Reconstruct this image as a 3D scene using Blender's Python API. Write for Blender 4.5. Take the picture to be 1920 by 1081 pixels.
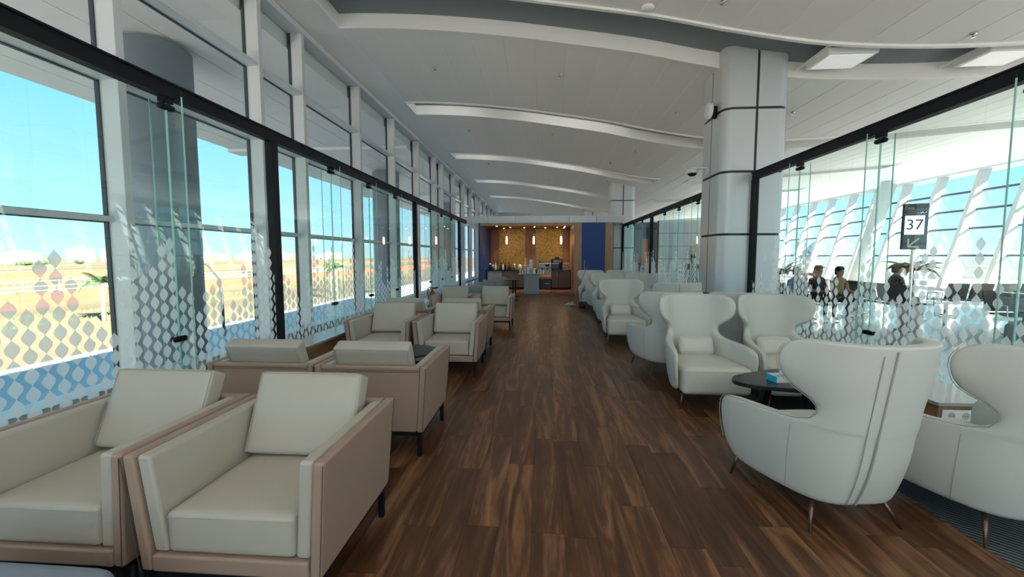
import bpy, bmesh, math, random
from mathutils import Vector, Matrix
PI = math.pi
random.seed(7)
for o in list(bpy.data.objects): bpy.data.objects.remove(o, do_unlink=True)
S = bpy.context.scene
COL = S.collection

# ------------------------------------------------------------------ camera
CAM_H = 1.55
cd = bpy.data.cameras.new('camera'); cam = bpy.data.objects.new('camera', cd); COL.objects.link(cam)
cd.sensor_width = 36; cd.lens = 15.0; cd.clip_start = .05; cd.clip_end = 3000
cam.location = (0, 0, CAM_H)
cam.rotation_euler = (math.radians(90 - 4.325), 0, math.radians(4.135))
S.camera = cam
# ------------------------------------------------------------------ sky, sun, exposure
S.view_settings.view_transform = 'Standard'; S.view_settings.look = 'None'
S.view_settings.gamma = 1; S.view_settings.use_curve_mapping = False
S.view_settings.exposure = 2.08
SKY_STRENGTH = 0.345
W = bpy.data.worlds.new('sky'); S.world = W; W.use_nodes = True
nt = W.node_tree; nt.nodes.clear()
tc = nt.nodes.new('ShaderNodeTexCoord'); sx = nt.nodes.new('ShaderNodeSeparateXYZ')
rp = nt.nodes.new('ShaderNodeValToRGB'); bg = nt.nodes.new('ShaderNodeBackground'); ou = nt.nodes.new('ShaderNodeOutputWorld')
nt.links.new(tc.outputs['Generated'], sx.inputs[0]); nt.links.new(sx.outputs['Z'], rp.inputs[0])
nt.links.new(rp.outputs[0], bg.inputs[0]); nt.links.new(bg.outputs[0], ou.inputs[0])
cr = rp.color_ramp
cr.elements[0].position = 0.0; cr.elements[0].color = (.66, .88, .95, 1)
cr.elements[1].position = 1.0; cr.elements[1].color = (.20, .46, .84, 1)
e = cr.elements.new(.08); e.color = (.45, .80, .95, 1)
e = cr.elements.new(.35); e.color = (.17, .62, .97, 1)
bg.inputs[1].default_value = SKY_STRENGTH
sd = bpy.data.lights.new('sun', 'SUN'); sun = bpy.data.objects.new('sun', sd); COL.objects.link(sun)
sd.energy = 13.2; sd.angle = math.radians(.6); sd.color = (1, .93, .82)
sun.rotation_euler = Vector((-.70, .53, -.50)).to_track_quat('-Z', 'Y').to_euler()
sun.location = (30, -20, 30)
try:
    S.cycles.transparent_max_bounces = 40; S.cycles.max_bounces = 10; S.cycles.diffuse_bounces = 6
    S.cycles.sample_clamp_indirect = 6; S.cycles.caustics_reflective = False; S.cycles.caustics_refractive = False
except Exception: pass

# ------------------------------------------------------------------ helpers
def new_mat(name):
    m = bpy.data.materials.new(name); m.use_nodes = True; return m
def mat(name, col, rough=.5, metal=0, spec=.5, bump=0, bscale=200, var=0, vscale=6, emit=None, estr=0, coat=0):
    m = new_mat(name); n = m.node_tree.nodes; l = m.node_tree.links; b = n['Principled BSDF']
    b.inputs['Base Color'].default_value = (*col, 1); b.inputs['Roughness'].default_value = rough
    b.inputs['Metallic'].default_value = metal; b.inputs['Specular IOR Level'].default_value = spec
    if coat: b.inputs['Coat Weight'].default_value = coat; b.inputs['Coat Roughness'].default_value = .15
    if emit: b.inputs['Emission Color'].default_value = (*emit, 1); b.inputs['Emission Strength'].default_value = estr
    if bump or var:
        t = n.new('ShaderNodeTexCoord')
    if bump:
        x = n.new('ShaderNodeTexNoise'); x.inputs['Scale'].default_value = bscale; x.inputs['Detail'].default_value = 3
        bp = n.new('ShaderNodeBump'); bp.inputs['Strength'].default_value = bump; bp.inputs['Distance'].default_value = .002
        l.new(t.outputs['Object'], x.inputs['Vector']); l.new(x.outputs['Fac'], bp.inputs['Height']); l.new(bp.outputs[0], b.inputs['Normal'])
    if var:
        x = n.new('ShaderNodeTexNoise'); x.inputs['Scale'].default_value = vscale; x.inputs['Detail'].default_value = 4
        mx = n.new('ShaderNodeMix'); mx.data_type = 'RGBA'
        mx.inputs[6].default_value = (*[c*(1-var) for c in col], 1); mx.inputs[7].default_value = (*[min(1, c*(1+var)) for c in col], 1)
        l.new(t.outputs['Object'], x.inputs['Vector']); l.new(x.outputs['Fac'], mx.inputs[0]); l.new(mx.outputs[2], b.inputs['Base Color'])
    return m
def glass_mat(name, tint, ior=1.45, refl=1.0):
    m = new_mat(name); n = m.node_tree.nodes; l = m.node_tree.links; n.clear()
    o = n.new('ShaderNodeOutputMaterial'); mx = n.new('ShaderNodeMixShader'); tr = n.new('ShaderNodeBsdfTransparent')
    gl = n.new('ShaderNodeBsdfGlossy'); lw = n.new('ShaderNodeLayerWeight'); lw.inputs[0].default_value = .5
    pw = n.new('ShaderNodeMath'); pw.operation = 'POWER'; pw.inputs[1].default_value = 5
    mu = n.new('ShaderNodeMath'); mu.operation = 'MULTIPLY_ADD'; mu.inputs[1].default_value = .55*refl; mu.inputs[2].default_value = .025*refl
    tr.inputs[0].default_value = (*tint, 1); gl.inputs['Roughness'].default_value = 0.0; gl.inputs[0].default_value = (.95, 1, 1, 1)
    l.new(lw.outputs['Facing'], pw.inputs[0]); l.new(pw.outputs[0], mu.inputs[0]); l.new(mu.outputs[0], mx.inputs[0]); l.new(tr.outputs[0], mx.inputs[1]); l.new(gl.outputs[0], mx.inputs[2])
    l.new(mx.outputs[0], o.inputs[0]); return m
def film_mat(name):
    m = new_mat(name); n = m.node_tree.nodes; l = m.node_tree.links; n.clear()
    o = n.new('ShaderNodeOutputMaterial'); a = n.new('ShaderNodeBsdfDiffuse'); t = n.new('ShaderNodeBsdfTranslucent'); p = n.new('ShaderNodeBsdfTransparent')
    a.inputs[0].default_value = (.96, .96, .96, 1); t.inputs[0].default_value = (.96, .96, .96, 1)
    m1 = n.new('ShaderNodeMixShader'); m2 = n.new('ShaderNodeMixShader'); m1.inputs[0].default_value = .82; m2.inputs[0].default_value = .22
    l.new(a.outputs[0], m1.inputs[1]); l.new(t.outputs[0], m1.inputs[2]); l.new(m1.outputs[0], m2.inputs[1]); l.new(p.outputs[0], m2.inputs[2])
    l.new(m2.outputs[0], o.inputs[0]); return m
def grain_mat(name, c1, c2, c3, rough=.3, axis=1, scale=1.0, spec=.5, bump=.05, rnd=.35):
    """wood with long grain; every plank differs through its object / island random value"""
    m = new_mat(name); n = m.node_tree.nodes; l = m.node_tree.links; b = n['Principled BSDF']
    t = n.new('ShaderNodeTexCoord'); oi = n.new('ShaderNodeObjectInfo'); ge = n.new('ShaderNodeNewGeometry')
    ad = n.new('ShaderNodeMath'); ad.operation = 'ADD'; fc = n.new('ShaderNodeMath'); fc.operation = 'FRACT'
    l.new(oi.outputs['Random'], ad.inputs[0]); l.new(ge.outputs['Random Per Island'], ad.inputs[1]); l.new(ad.outputs[0], fc.inputs[0])
    cx = n.new('ShaderNodeCombineXYZ'); k = n.new('ShaderNodeMath'); k.operation = 'MULTIPLY'; k.inputs[1].default_value = 57.3
    l.new(fc.outputs[0], k.inputs[0]); [l.new(k.outputs[0], cx.inputs[i]) for i in range(3)]
    va = n.new('ShaderNodeVectorMath'); va.operation = 'ADD'; l.new(t.outputs['Object'], va.inputs[0]); l.new(cx.outputs[0], va.inputs[1])
    mp = n.new('ShaderNodeMapping'); sc = [9*scale]*3; sc[axis] = .9*scale; mp.inputs['Scale'].default_value = sc
    l.new(va.outputs[0], mp.inputs['Vector'])
    n1 = n.new('ShaderNodeTexNoise'); n1.inputs['Scale'].default_value = 1.0; n1.inputs['Detail'].default_value = 6; n1.inputs['Distortion'].default_value = 1.6
    l.new(mp.outputs[0], n1.inputs['Vector'])
    n2 = n.new('ShaderNodeTexNoise'); n2.inputs['Scale'].default_value = 9; n2.inputs['Detail'].default_value = 3; l.new(mp.outputs[0], n2.inputs['Vector'])
    mm = n.new('ShaderNodeMath'); mm.operation = 'MULTIPLY_ADD'; mm.inputs[1].default_value = .25; l.new(n2.outputs['Fac'], mm.inputs[0]); l.new(n1.outputs['Fac'], mm.inputs[2])
    m3 = n.new('ShaderNodeMath'); m3.operation = 'MULTIPLY_ADD'; m3.inputs[1].default_value = rnd; l.new(fc.outputs[0], m3.inputs[0]); l.new(mm.outputs[0], m3.inputs[2])
    r = n.new('ShaderNodeValToRGB'); l.new(m3.outputs[0], r.inputs[0])
    e = r.color_ramp.elements; e[0].position = .40; e[0].color = (*c1, 1); e[1].position = 1.12 if False else 1.0; e[1].color = (*c3, 1)
    x = e.new(.72); x.color = (*c2, 1)
    l.new(r.outputs[0], b.inputs['Base Color']); b.inputs['Roughness'].default_value = rough; b.inputs['Specular IOR Level'].default_value = spec
    if bump:
        bp = n.new('ShaderNodeBump'); bp.inputs['Strength'].default_value = bump; bp.inputs['Distance'].default_value = .002
        l.new(n2.outputs['Fac'], bp.inputs['Height']); l.new(bp.outputs[0], b.inputs['Normal'])
    return m
def stripe_mat(name, c1, c2, scale, axis='X', rough=.95, spec=.1):
    m = new_mat(name); n = m.node_tree.nodes; l = m.node_tree.links; b = n['Principled BSDF']
    t = n.new('ShaderNodeTexCoord'); w = n.new('ShaderNodeTexWave'); w.bands_direction = axis; w.inputs['Scale'].default_value = scale
    w.inputs['Distortion'].default_value = 1.5; w.inputs['Detail'].default_value = 3
    r = n.new('ShaderNodeValToRGB'); r.color_ramp.elements[0].color = (*c1, 1); r.color_ramp.elements[1].color = (*c2, 1)
    l.new(t.outputs['Object'], w.inputs['Vector']); l.new(w.outputs['Fac'], r.inputs[0]); l.new(r.outputs[0], b.inputs['Base Color'])
    b.inputs['Roughness'].default_value = rough; b.inputs['Specular IOR Level'].default_value = spec; return m

class MB:
    """collects shapes, builds one mesh object"""
    def __init__(s): s.v = []; s.f = []
    def add(s, vs, fs):
        k = len(s.v); s.v += [tuple(p) for p in vs]; s.f += [tuple(i+k for i in f) for f in fs]; return s
    def hexa(s, b, t):
        return s.add(list(b)+list(t), [(3,2,1,0),(4,5,6,7),(0,1,5,4),(1,2,6,5),(2,3,7,6),(3,0,4,7)])
    def box(s, x0, x1, y0, y1, z0, z1):
        return s.hexa([(x0,y0,z0),(x1,y0,z0),(x1,y1,z0),(x0,y1,z0)], [(x0,y0,z1),(x1,y0,z1),(x1,y1,z1),(x0,y1,z1)])
    def cyl(s, p, q, r0, r1=None, n=12):
        r1 = r0 if r1 is None else r1
        p = Vector(p); q = Vector(q); d = (q-p).normalized(); a = d.orthogonal().normalized(); b = d.cross(a)
        vs = []
        for c, r in ((p, r0), (q, r1)):
            for i in range(n):
                t = 2*PI*i/n; vs.append(c+a*math.cos(t)*r+b*math.sin(t)*r)
        fs = [(i, (i+1) % n, n+(i+1) % n, n+i) for i in range(n)]
        fs += [tuple(range(n-1, -1, -1)), tuple(range(n, 2*n))]
        return s.add(vs, fs)
    def lathe(s, prof, c=(0,0,0), n=16):
        vs = []; fs = []; m = len(prof)
        for r, z in prof:
            for i in range(n):
                t = 2*PI*i/n; vs.append((c[0]+r*math.cos(t), c[1]+r*math.sin(t), c[2]+z))
        for j in range(m-1):
            for i in range(n):
                fs.append((j*n+i, j*n+(i+1) % n, (j+1)*n+(i+1) % n, (j+1)*n+i))
        fs += [tuple(range(n-1, -1, -1)), tuple((m-1)*n+i for i in range(n))]
        return s.add(vs, fs)
    def tube(s, path, r, n=8):
        path = [Vector(p) for p in path]; m = len(path); vs = []; fs = []
        a = None
        for j, p in enumerate(path):
            d = (path[min(j+1, m-1)]-path[max(j-1, 0)]).normalized()
            a = d.orthogonal().normalized() if a is None else (a-d*a.dot(d)).normalized()
            b = d.cross(a); rr = r[j] if isinstance(r, (list, tuple)) else r
            for i in range(n):
                t = 2*PI*i/n; vs.append(p+a*math.cos(t)*rr+b*math.sin(t)*rr)
        for j in range(m-1):
            for i in range(n): fs.append((j*n+i, j*n+(i+1) % n, (j+1)*n+(i+1) % n, (j+1)*n+i))
        fs += [tuple(range(n-1, -1, -1)), tuple((m-1)*n+i for i in range(n))]
        return s.add(vs, fs)
    def prism(s, pts, z0, z1):
        n = len(pts)
        return s.add([(x,y,z0) for x,y in pts]+[(x,y,z1) for x,y in pts],
                     [tuple(range(n-1,-1,-1)), tuple(range(n,2*n))]+[(i,(i+1)%n,n+(i+1)%n,n+i) for i in range(n)])
    def rbox(s, sx, sy, sz, r, c=(0,0,0), n=8, crown=(0,0,0), rot=None):
        """rounded box with optional crowned (puffy) faces; half sizes sx, sy, sz"""
        idx = {}; vs = []; fs = []; H = (sx, sy, sz)
        def pt(i, j, k):
            key = (i, j, k)
            if key in idx: return idx[key]
            u = [2*i/n-1, 2*j/n-1, 2*k/n-1]
            # push grid lines toward the edges so that the rounding is resolved
            u = [math.copysign(abs(q)**.6, q) for q in u]
            p = [u[a]*H[a] for a in range(3)]
            q = [max(-(H[a]-r), min(H[a]-r, p[a])) for a in range(3)]
            d = Vector([p[a]-q[a] for a in range(3)])
            if d.length > 1e-9: d = d.normalized()*r
            o = [q[a]+d[a] for a in range(3)]
            for a in range(3):
                b, e = (a+1) % 3, (a+2) % 3
                o[a] += crown[a]*u[a]*(1-u[b]**2)*(1-u[e]**2)
            vs.append(Vector(o)); idx[key] = len(vs)-1; return idx[key]
        for i in range(n):
            for j in range(n):
                fs.append((pt(i,j,0),pt(i,j+1,0),pt(i+1,j+1,0),pt(i+1,j,0))); fs.append((pt(i,j,n),pt(i+1,j,n),pt(i+1,j+1,n),pt(i,j+1,n)))
                fs.append((pt(i,0,j),pt(i+1,0,j),pt(i+1,0,j+1),pt(i,0,j+1))); fs.append((pt(i,n,j),pt(i,n,j+1),pt(i+1,n,j+1),pt(i+1,n,j)))
                fs.append((pt(0,i,j),pt(0,i,j+1),pt(0,i+1,j+1),pt(0,i+1,j))); fs.append((pt(n,i,j),pt(n,i+1,j),pt(n,i+1,j+1),pt(n,i,j+1)))
        if rot: vs = [rot @ v for v in vs]
        return s.add([v+Vector(c) for v in vs], fs)
    def mesh(s, name, m=None, smooth=False):
        me = bpy.data.meshes.new(name); me.from_pydata(s.v, [], s.f); me.update()
        if m: me.materials.append(m)
        if smooth: me.polygons.foreach_set('use_smooth', [True]*len(me.polygons))
        return me
    def build(s, name, m=None, parent=None, smooth=False, loc=None, bevel=0, seg=2, **tags):
        o = bpy.data.objects.new(name, s.mesh(name, m, smooth)); COL.objects.link(o)
        if parent: o.parent = parent
        if loc: o.location = loc
        if bevel:
            bm = o.modifiers.new('bevel', 'BEVEL'); bm.width = bevel; bm.segments = seg; bm.limit_method = 'ANGLE'; bm.harden_normals = True
            o.data.polygons.foreach_set('use_smooth', [True]*len(o.data.polygons))
        return tag(o, **tags)
def tag(o, label=None, cat=None, group=None, kind=None):
    if label: o['label'] = label
    if cat: o['category'] = cat
    if group: o['group'] = group
    if kind: o['kind'] = kind
    return o
def empty(name, loc=(0,0,0), rz=0, **t):
    o = bpy.data.objects.new(name, None); COL.objects.link(o); o.location = loc; o.rotation_euler = (0,0,rz); o.empty_display_size = .1
    return tag(o, **t)
def inst(name, me, parent=None, loc=(0,0,0), rot=(0,0,0), sc=(1,1,1), **t):
    o = bpy.data.objects.new(name, me); COL.objects.link(o); o.parent = parent; o.location = loc; o.rotation_euler = rot; o.scale = sc
    return tag(o, **t)
KIDS = {}
def copy_tree(o, parent=None, loc=None, rz=None, **t):
    c = o.copy(); COL.objects.link(c); c.parent = parent
    if loc is not None: c.location = loc
    if rz is not None: c.rotation_euler = (0, 0, rz)
    for ch in [x for x in bpy.data.objects if x.parent == o]: copy_tree(ch, c)
    return tag(c, **t)
def dark_box(mb, x0, x1, y0, y1, z0, z1): return mb.box(x0, x1, y0, y1, z0, z1)

# ------------------------------------------------------------------ materials
M = {}
M['cream'] = mat('cream_leather', (.475, .445, .385), .42, spec=.45, bump=.06, bscale=420)
M['taupe'] = mat('taupe_leather', (.37, .265, .21), .45, spec=.4, bump=.06, bscale=420)
M['seam'] = mat('dark_seam', (.10, .07, .06), .7)
M['black'] = mat('black_metal', (.010, .011, .015), .5, spec=.15)
M['ivory'] = mat('ivory_leather', (.66, .66, .62), .45, spec=.4, bump=.05, bscale=350)
M['ivory_dk'] = mat('ivory_piping', (.40, .40, .38), .5)
M['bronze'] = mat('bronze_metal', (.20, .12, .09), .3, metal=.8)
M['table'] = mat('charcoal_laminate', (.018, .023, .027), .28)
M['oak'] = grain_mat('ledge_wood', (.18, .09, .045), (.30, .17, .09), (.38, .23, .13), rough=.35, rnd=.1)
M['ledge_top'] = mat('grey_stone_top', (.42, .40, .38), .18, var=.08)
M['floor'] = grain_mat('plank_wood', (.033, .0125, .006), (.115, .048, .0225), (.33, .165, .080), rough=.34, spec=.4, rnd=.16)
M['carpet'] = stripe_mat('striped_carpet', (.025, .03, .038), (.17, .19, .20), 14, 'DIAGONAL')
M['concourse'] = mat('polished_terrazzo', (.36, .36, .355), .14, spec=.5, var=.07, vscale=30)
M['grille'] = mat('dark_floor_grille', (.03, .035, .04), .5)
M['white'] = mat('white_paint', (.88, .88, .87), .5)
M['panel'] = mat('ceiling_panel_white', (.88, .87, .86), .6, spec=.3)
M['joint'] = mat('ceiling_joint_white', (.97, .97, .97), .6)
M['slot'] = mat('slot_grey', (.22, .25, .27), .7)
M['alu'] = mat('white_aluminium', (.66, .69, .72), .35, metal=.0, spec=.5)
M['alu_dk'] = mat('dark_gasket', (.04, .05, .07), .6)
M['colclad'] = mat('silver_cladding', (.60, .63, .66), .33, metal=.25)
M['coljoint'] = mat('dark_joint', (.018, .022, .026), .5)
M['glass'] = glass_mat('clear_glass', (.945, .988, .978))
M['fin'] = glass_mat('fin_glass', (.94, .99, .98))
M['win'] = glass_mat('solar_glass', (.955, .985, .99))
M['edge'] = mat('green_glass_edge', (.42, .72, .68), .2)
M['film'] = film_mat('frosted_film')
M['soffit'] = mat('soffit_metal', (.80, .79, .78), .55)
M['conc'] = mat('blue_grey_column', (.25, .29, .34), .55, var=.06)
M['steel'] = mat('stainless', (.6, .6, .6), .22, metal=1)

# ================================================================== STRUCTURE
# ------------------------------------------------------------------ floor
WX0, WX1 = -1.92, 2.36
fl = MB().box(-5.2, 20.5, -12, 46, -.25, -.012).build('floor', M['concourse'], kind='structure', label='pale polished floor of the terminal under the lounge')
MB().box(-3.25, WX0, -3, 18.2, -.0115, .0).build('carpet', M['carpet'], fl, label='dark carpet with fine diagonal stripes')
MB().box(WX1, 3.87, -3, 20.2, -.0115, .0).build('carpet', M['carpet'], fl, label='dark carpet with fine diagonal stripes')
MB().box(WX0, WX1, -3, 21.6, -.0115, -.006).build('underlay', M['coljoint'], fl)
PW, PL = .1855, 1.24
nrow = int(round((WX1-WX0)/PW)); PW = (WX1-WX0)/nrow
plank_me = MB().box(-PW/2+.0006, PW/2-.0006, -PL/2+.0008, PL/2-.0008, -.006, .0).mesh('plank', M['floor'])
rest = MB()
for r in range(nrow):
    x = WX0+PW*(r+.5); y = -.1-random.random()*PL
    while y < 21.2:
        yc = y+PL/2
        if y+PL > .55 and yc < 11.6: inst('plank', plank_me, fl, (x, yc, 0))
        else:
            y1 = min(y+PL, 21.6)
            rest.box(x-PW/2+.0006, x+PW/2-.0006, y+.0008, y1-.0008, -.006, .0)
        y += PL
rest.build('plank_field', M['floor'], fl, kind='stuff')
for xx in (-3.62, -3.85, -4.55):
    MB().box(xx-.06, xx+.06, -3, 30, -.0115, .002).build('floor_grille', M['grille'], fl)

# ------------------------------------------------------------------ ceiling
PROF = [(-5.4,5.93),(-4.9,5.97),(-4.0,6.02),(-2.9,5.98),(-1.8,5.89),(-.7,5.76),(.34,5.60),(1.8,5.36),(3.0,5.10),(4.5,4.85),(6.5,4.76),(8.5,4.84),(11,5.05),(14,5.28),(17,5.42),(21,5.48)]
def zc(x):
    if x <= PROF[0][0]: return PROF[0][1]
    for i in range(len(PROF)-1):
        if x <= PROF[i+1][0]:
            p0 = PROF[max(i-1,0)]; p1 = PROF[i]; p2 = PROF[i+1]; p3 = PROF[min(i+2,len(PROF)-1)]
            d = p2[0]-p1[0]; t = (x-p1[0])/d
            m1 = (p2[1]-p0[1])/(p2[0]-p0[0])*d; m2 = (p3[1]-p1[1])/(p3[0]-p1[0])*d
            return (2*t**3-3*t*t+1)*p1[1]+(t**3-2*t*t+t)*m1+(-2*t**3+3*t*t)*p2[1]+(t**3-t*t)*m2
    return PROF[-1][1]
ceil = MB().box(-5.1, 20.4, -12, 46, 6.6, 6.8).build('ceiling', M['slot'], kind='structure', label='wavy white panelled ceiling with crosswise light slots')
SLOTS = [(7.25,8.45,-4.0,14.5),(12.55,13.55,-4.0,4.95),(18.75,19.7,-4.0,4.95),(25.0,26.0,-4.0,4.95),(31.6,32.6,-4.0,4.95),
         (12.55,13.55,6.3,14.5),(18.75,19.7,6.3,14.5),(25.0,26.0,6.3,14.5)]
def strip(mb, xa, xb, ya, yb, th=.005, up=0):
    za, zb = zc(xa)+up, zc(xb)+up
    mb.hexa([(xa,ya,za),(xb,ya,zb),(xb,yb,zb),(xa,yb,za)], [(xa,ya,za+th),(xb,ya,zb+th),(xb,yb,zb+th),(xa,yb,za+th)])
XS = [-4.92]+[-4.0+.637*i for i in range(39)]
BY = [-10, 7.25, 8.45, 12.55, 13.55, 18.75, 19.7, 25.0, 26.0, 31.6, 32.6, 44]
for b in range(len(BY)-1):
    ya, yb = BY[b], BY[b+1]
    bk = MB(); any_ = False
    for i in range(len(XS)-1):
        xa, xb = XS[i], XS[i+1]; xm = (xa+xb)/2
        if any(s[0] <= ya+.01 and s[1] >= yb-.01 and s[2]-.01 < xm < s[3]+.01 for s in SLOTS): continue
        p = MB(); strip(p, xa+.010, xb-.010, ya, yb); p.build('ceiling_panel', M['panel'], ceil)
        strip(bk, xa-.02, xb+.02, ya, yb, .01, .0055); any_ = True
    if any_: bk.build('panel_backing', M['joint'], ceil)
for (ya, yb, xa, xb) in SLOTS:
    # snap to strip joints
    xa = min(XS, key=lambda q: abs(q-xa)); xb = min(XS, key=lambda q: abs(q-xb)); n = max(8, int((xb-xa)/.32))
    lip = MB(); roof = MB(); wall = MB()
    for k in range(n):
        x0 = xa+(xb-xa)*k/n; x1 = xa+(xb-xa)*(k+1)/n
        for (y0, y1) in ((ya-.05, ya+.02), (yb-.02, yb+.05)): strip(lip, x0, x1, y0, y1, .06, -.035)
        for (y0, y1) in ((ya-.03, ya+.0), (yb, yb+.03)):
            za, zb = zc(x0), zc(x1)
            wall.hexa([(x0,y0,za),(x1,y0,zb),(x1,y1,zb),(x0,y1,za)], [(x0,y0,za+.27),(x1,y0,zb+.27),(x1,y1,zb+.27),(x0,y1,za+.27)])
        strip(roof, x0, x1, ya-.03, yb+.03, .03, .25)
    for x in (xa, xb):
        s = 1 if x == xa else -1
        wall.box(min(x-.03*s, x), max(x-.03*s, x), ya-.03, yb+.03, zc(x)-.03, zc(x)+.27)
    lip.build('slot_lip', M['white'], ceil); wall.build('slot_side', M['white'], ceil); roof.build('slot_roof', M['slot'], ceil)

# light fittings set in the near slot
M['lampface'] = mat('lamp_diffuser', (.85, .87, .87), .4, emit=(1, .98, .95), estr=.06)
def luminaire(x, y, label, w=.78, d=.62):
    z = zc(x); t = empty('ceiling_light', (x, y, z+.02), label=label, cat='light', group='square lights in the ceiling slot')
    MB().box(-w/2,w/2,-d/2,d/2,0,.10).build('frame', M['white'], t, bevel=.008)
    MB().box(-w/2+.05,w/2-.05,-d/2+.05,d/2-.05,-.012,-.001).build('diffuser', M['lampface'], t)
    for s in (-1,1): MB().box(s*w/2-.02,s*w/2+.02,-.6,.6,.1,.13).build('bracket', M['white'], t)
    for s in (-.3,.3): MB().cyl((s,0,.1),(s,0,.23),.008,n=6).build('hanger', M['steel'], t)
luminaire(5.0, 7.86, 'square white ceiling light in the slot beside the near silver column')
luminaire(7.45, 7.86, 'square white ceiling light in the slot, second from the near silver column')
# added glow strips, hidden behind the near lip, to brighten the farther slots
M['led'] = mat('led_strip', (.9,.9,.88), .4, emit=(1,.97,.93), estr=5)
SN = ['second','third','fourth','fifth']
for k, (ya, yb, xa, xb) in enumerate(SLOTS[1:5]):
    for xm, L, w_ in ((-2.9,1.9,'window'),(.9,3.0,'column')):
        t = empty('cove_lamp', (xm, ya+.05, 0), label='slim cove lamp in the %s ceiling slot before the bar, %s end' % (SN[k], w_), cat='light')
        n_ = 6
        hs = MB(); tb = MB()
        for i in range(n_):
            a = -L/2+L*i/n_; e = -L/2+L*(i+1)/n_; za = zc(xm+a)+.05; ze = zc(xm+e)+.05
            hs.hexa([(a,-.02,za),(e,-.02,ze),(e,.02,ze),(a,.02,za)], [(a,-.02,za+.02),(e,-.02,ze+.02),(e,.02,ze+.02),(a,.02,za+.02)])
            tb.hexa([(a,-.015,za+.021),(e,-.015,ze+.021),(e,.015,ze+.021),(a,.015,za+.021)], [(a,-.015,za+.032),(e,-.015,ze+.032),(e,.015,ze+.032),(a,.015,za+.032)])
        hs.build('housing', M['white'], t); tb.build('tube', M['led'], t)
# sprinklers
spr = [(-2.55,10.2),(.35,9.9),(3.25,11.0),(-2.6,15.2),(.3,14.6),(3.1,14.9),(-2.6,20.6),(.3,20.5),(3.0,20.8),(2.55,6.6),(6.2,6.9),(1.6,7.05),(.3,23.2),(2.6,17.2),(5.6,10.3)]
spm = MB(); spm.lathe([(.045,0),(.045,-.012),(.02,-.02),(.016,-.045),(.03,-.05),(.03,-.055)], n=12); spm = spm.mesh('sprinkler', M['steel'], True)
pom = MB(); pom.lathe([(.10,0),(.10,-.025),(.07,-.045),(.02,-.05)], n=18); pom = pom.mesh('smoke_detector', M['white'], True)
for k, (x, y) in enumerate(spr):
    if k == 11: inst('smoke_detector', pom, None, (x,y,zc(x)), label='round white smoke detector on the ceiling near the slot edge', cat='detector'); continue
    inst('sprinkler_head', spm, None, (x,y,zc(x)), label='small metal sprinkler head on the white ceiling', cat='sprinkler', group='sprinkler heads on the ceiling')

# ------------------------------------------------------------------ silver columns
def rsq(hw, r, n=6):
    pts = []
    for cx, cy, a0 in ((hw-r,hw-r,0),(-(hw-r),hw-r,PI/2),(-(hw-r),-(hw-r),PI),(hw-r,-(hw-r),1.5*PI)):
        for i in range(n+1):
            a = a0+PI/2*i/n; pts.append((cx+r*math.cos(a), cy+r*math.sin(a)))
    return pts
def column(x, y, label):
    c = empty('column', (x, y, 0), kind='structure', label=label)
    MB().prism(rsq(.555, .19), 0, 5.15).build('column_core', M['coljoint'], c)
    prof = rsq(.57, .19, 8)
    levels = [-.33, .81, 1.95, 3.08, 4.20, 5.36, 6.6]
    for k in range(len(levels)-1):
        z0 = max(.08, levels[k]+.022); z1 = min(5.5, levels[k+1]-.022)
        if z1 <= z0: continue
        for q in range(4):
            a = prof[q*9:(q+1)*9]; g = .022
            # each cladding panel wraps one corner and stops at the joint in the middle of each face
            st = {0:(.57,g),1:(-g,.57),2:(-.57,-g),3:(g,-.57)}[q]; en = {0:(g,.57),1:(-.57,g),2:(-g,-.57),3:(.57,-g)}[q]
            pl = [st]+a+[en]; inn = [(px*.965, py*.965) for px, py in pl]
            m = len(pl); vs = []; fs = []
            for (zz) in (z0, z1):
                vs += [(px,py,zz) for px,py in pl]; vs += [(px,py,zz) for px,py in inn]
            for i in range(m-1):
                fs.append((i, i+1, 2*m+i+1, 2*m+i)); fs.append((m+i+1, m+i, 3*m+i, 3*m+i+1))
                fs.append((i+1, i, m+i, m+i+1)); fs.append((2*m+i, 2*m+i+1, 3*m+i+1, 3*m+i))
            fs.append((0, 2*m, 3*m, m)); fs.append((m-1, 2*m-1, 4*m-1, 3*m-1))
            o = MB().add(vs, fs).build('cladding_panel', M['colclad'], c, smooth=True)
            es = o.modifiers.new('e', 'EDGE_SPLIT'); es.split_angle = math.radians(40)
    MB().prism(rsq(.60, .2), 0, .10).build('column_skirting', M['coljoint'], c)
    return c
CX = 3.81
column(CX, 8.72, 'broad silver clad column carrying the security camera and round speaker')
column(CX, 21.52, 'silver clad column beside the blue and wood bar wall')
column(CX, 34.3, 'far silver clad column showing above the bar wall')

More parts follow.
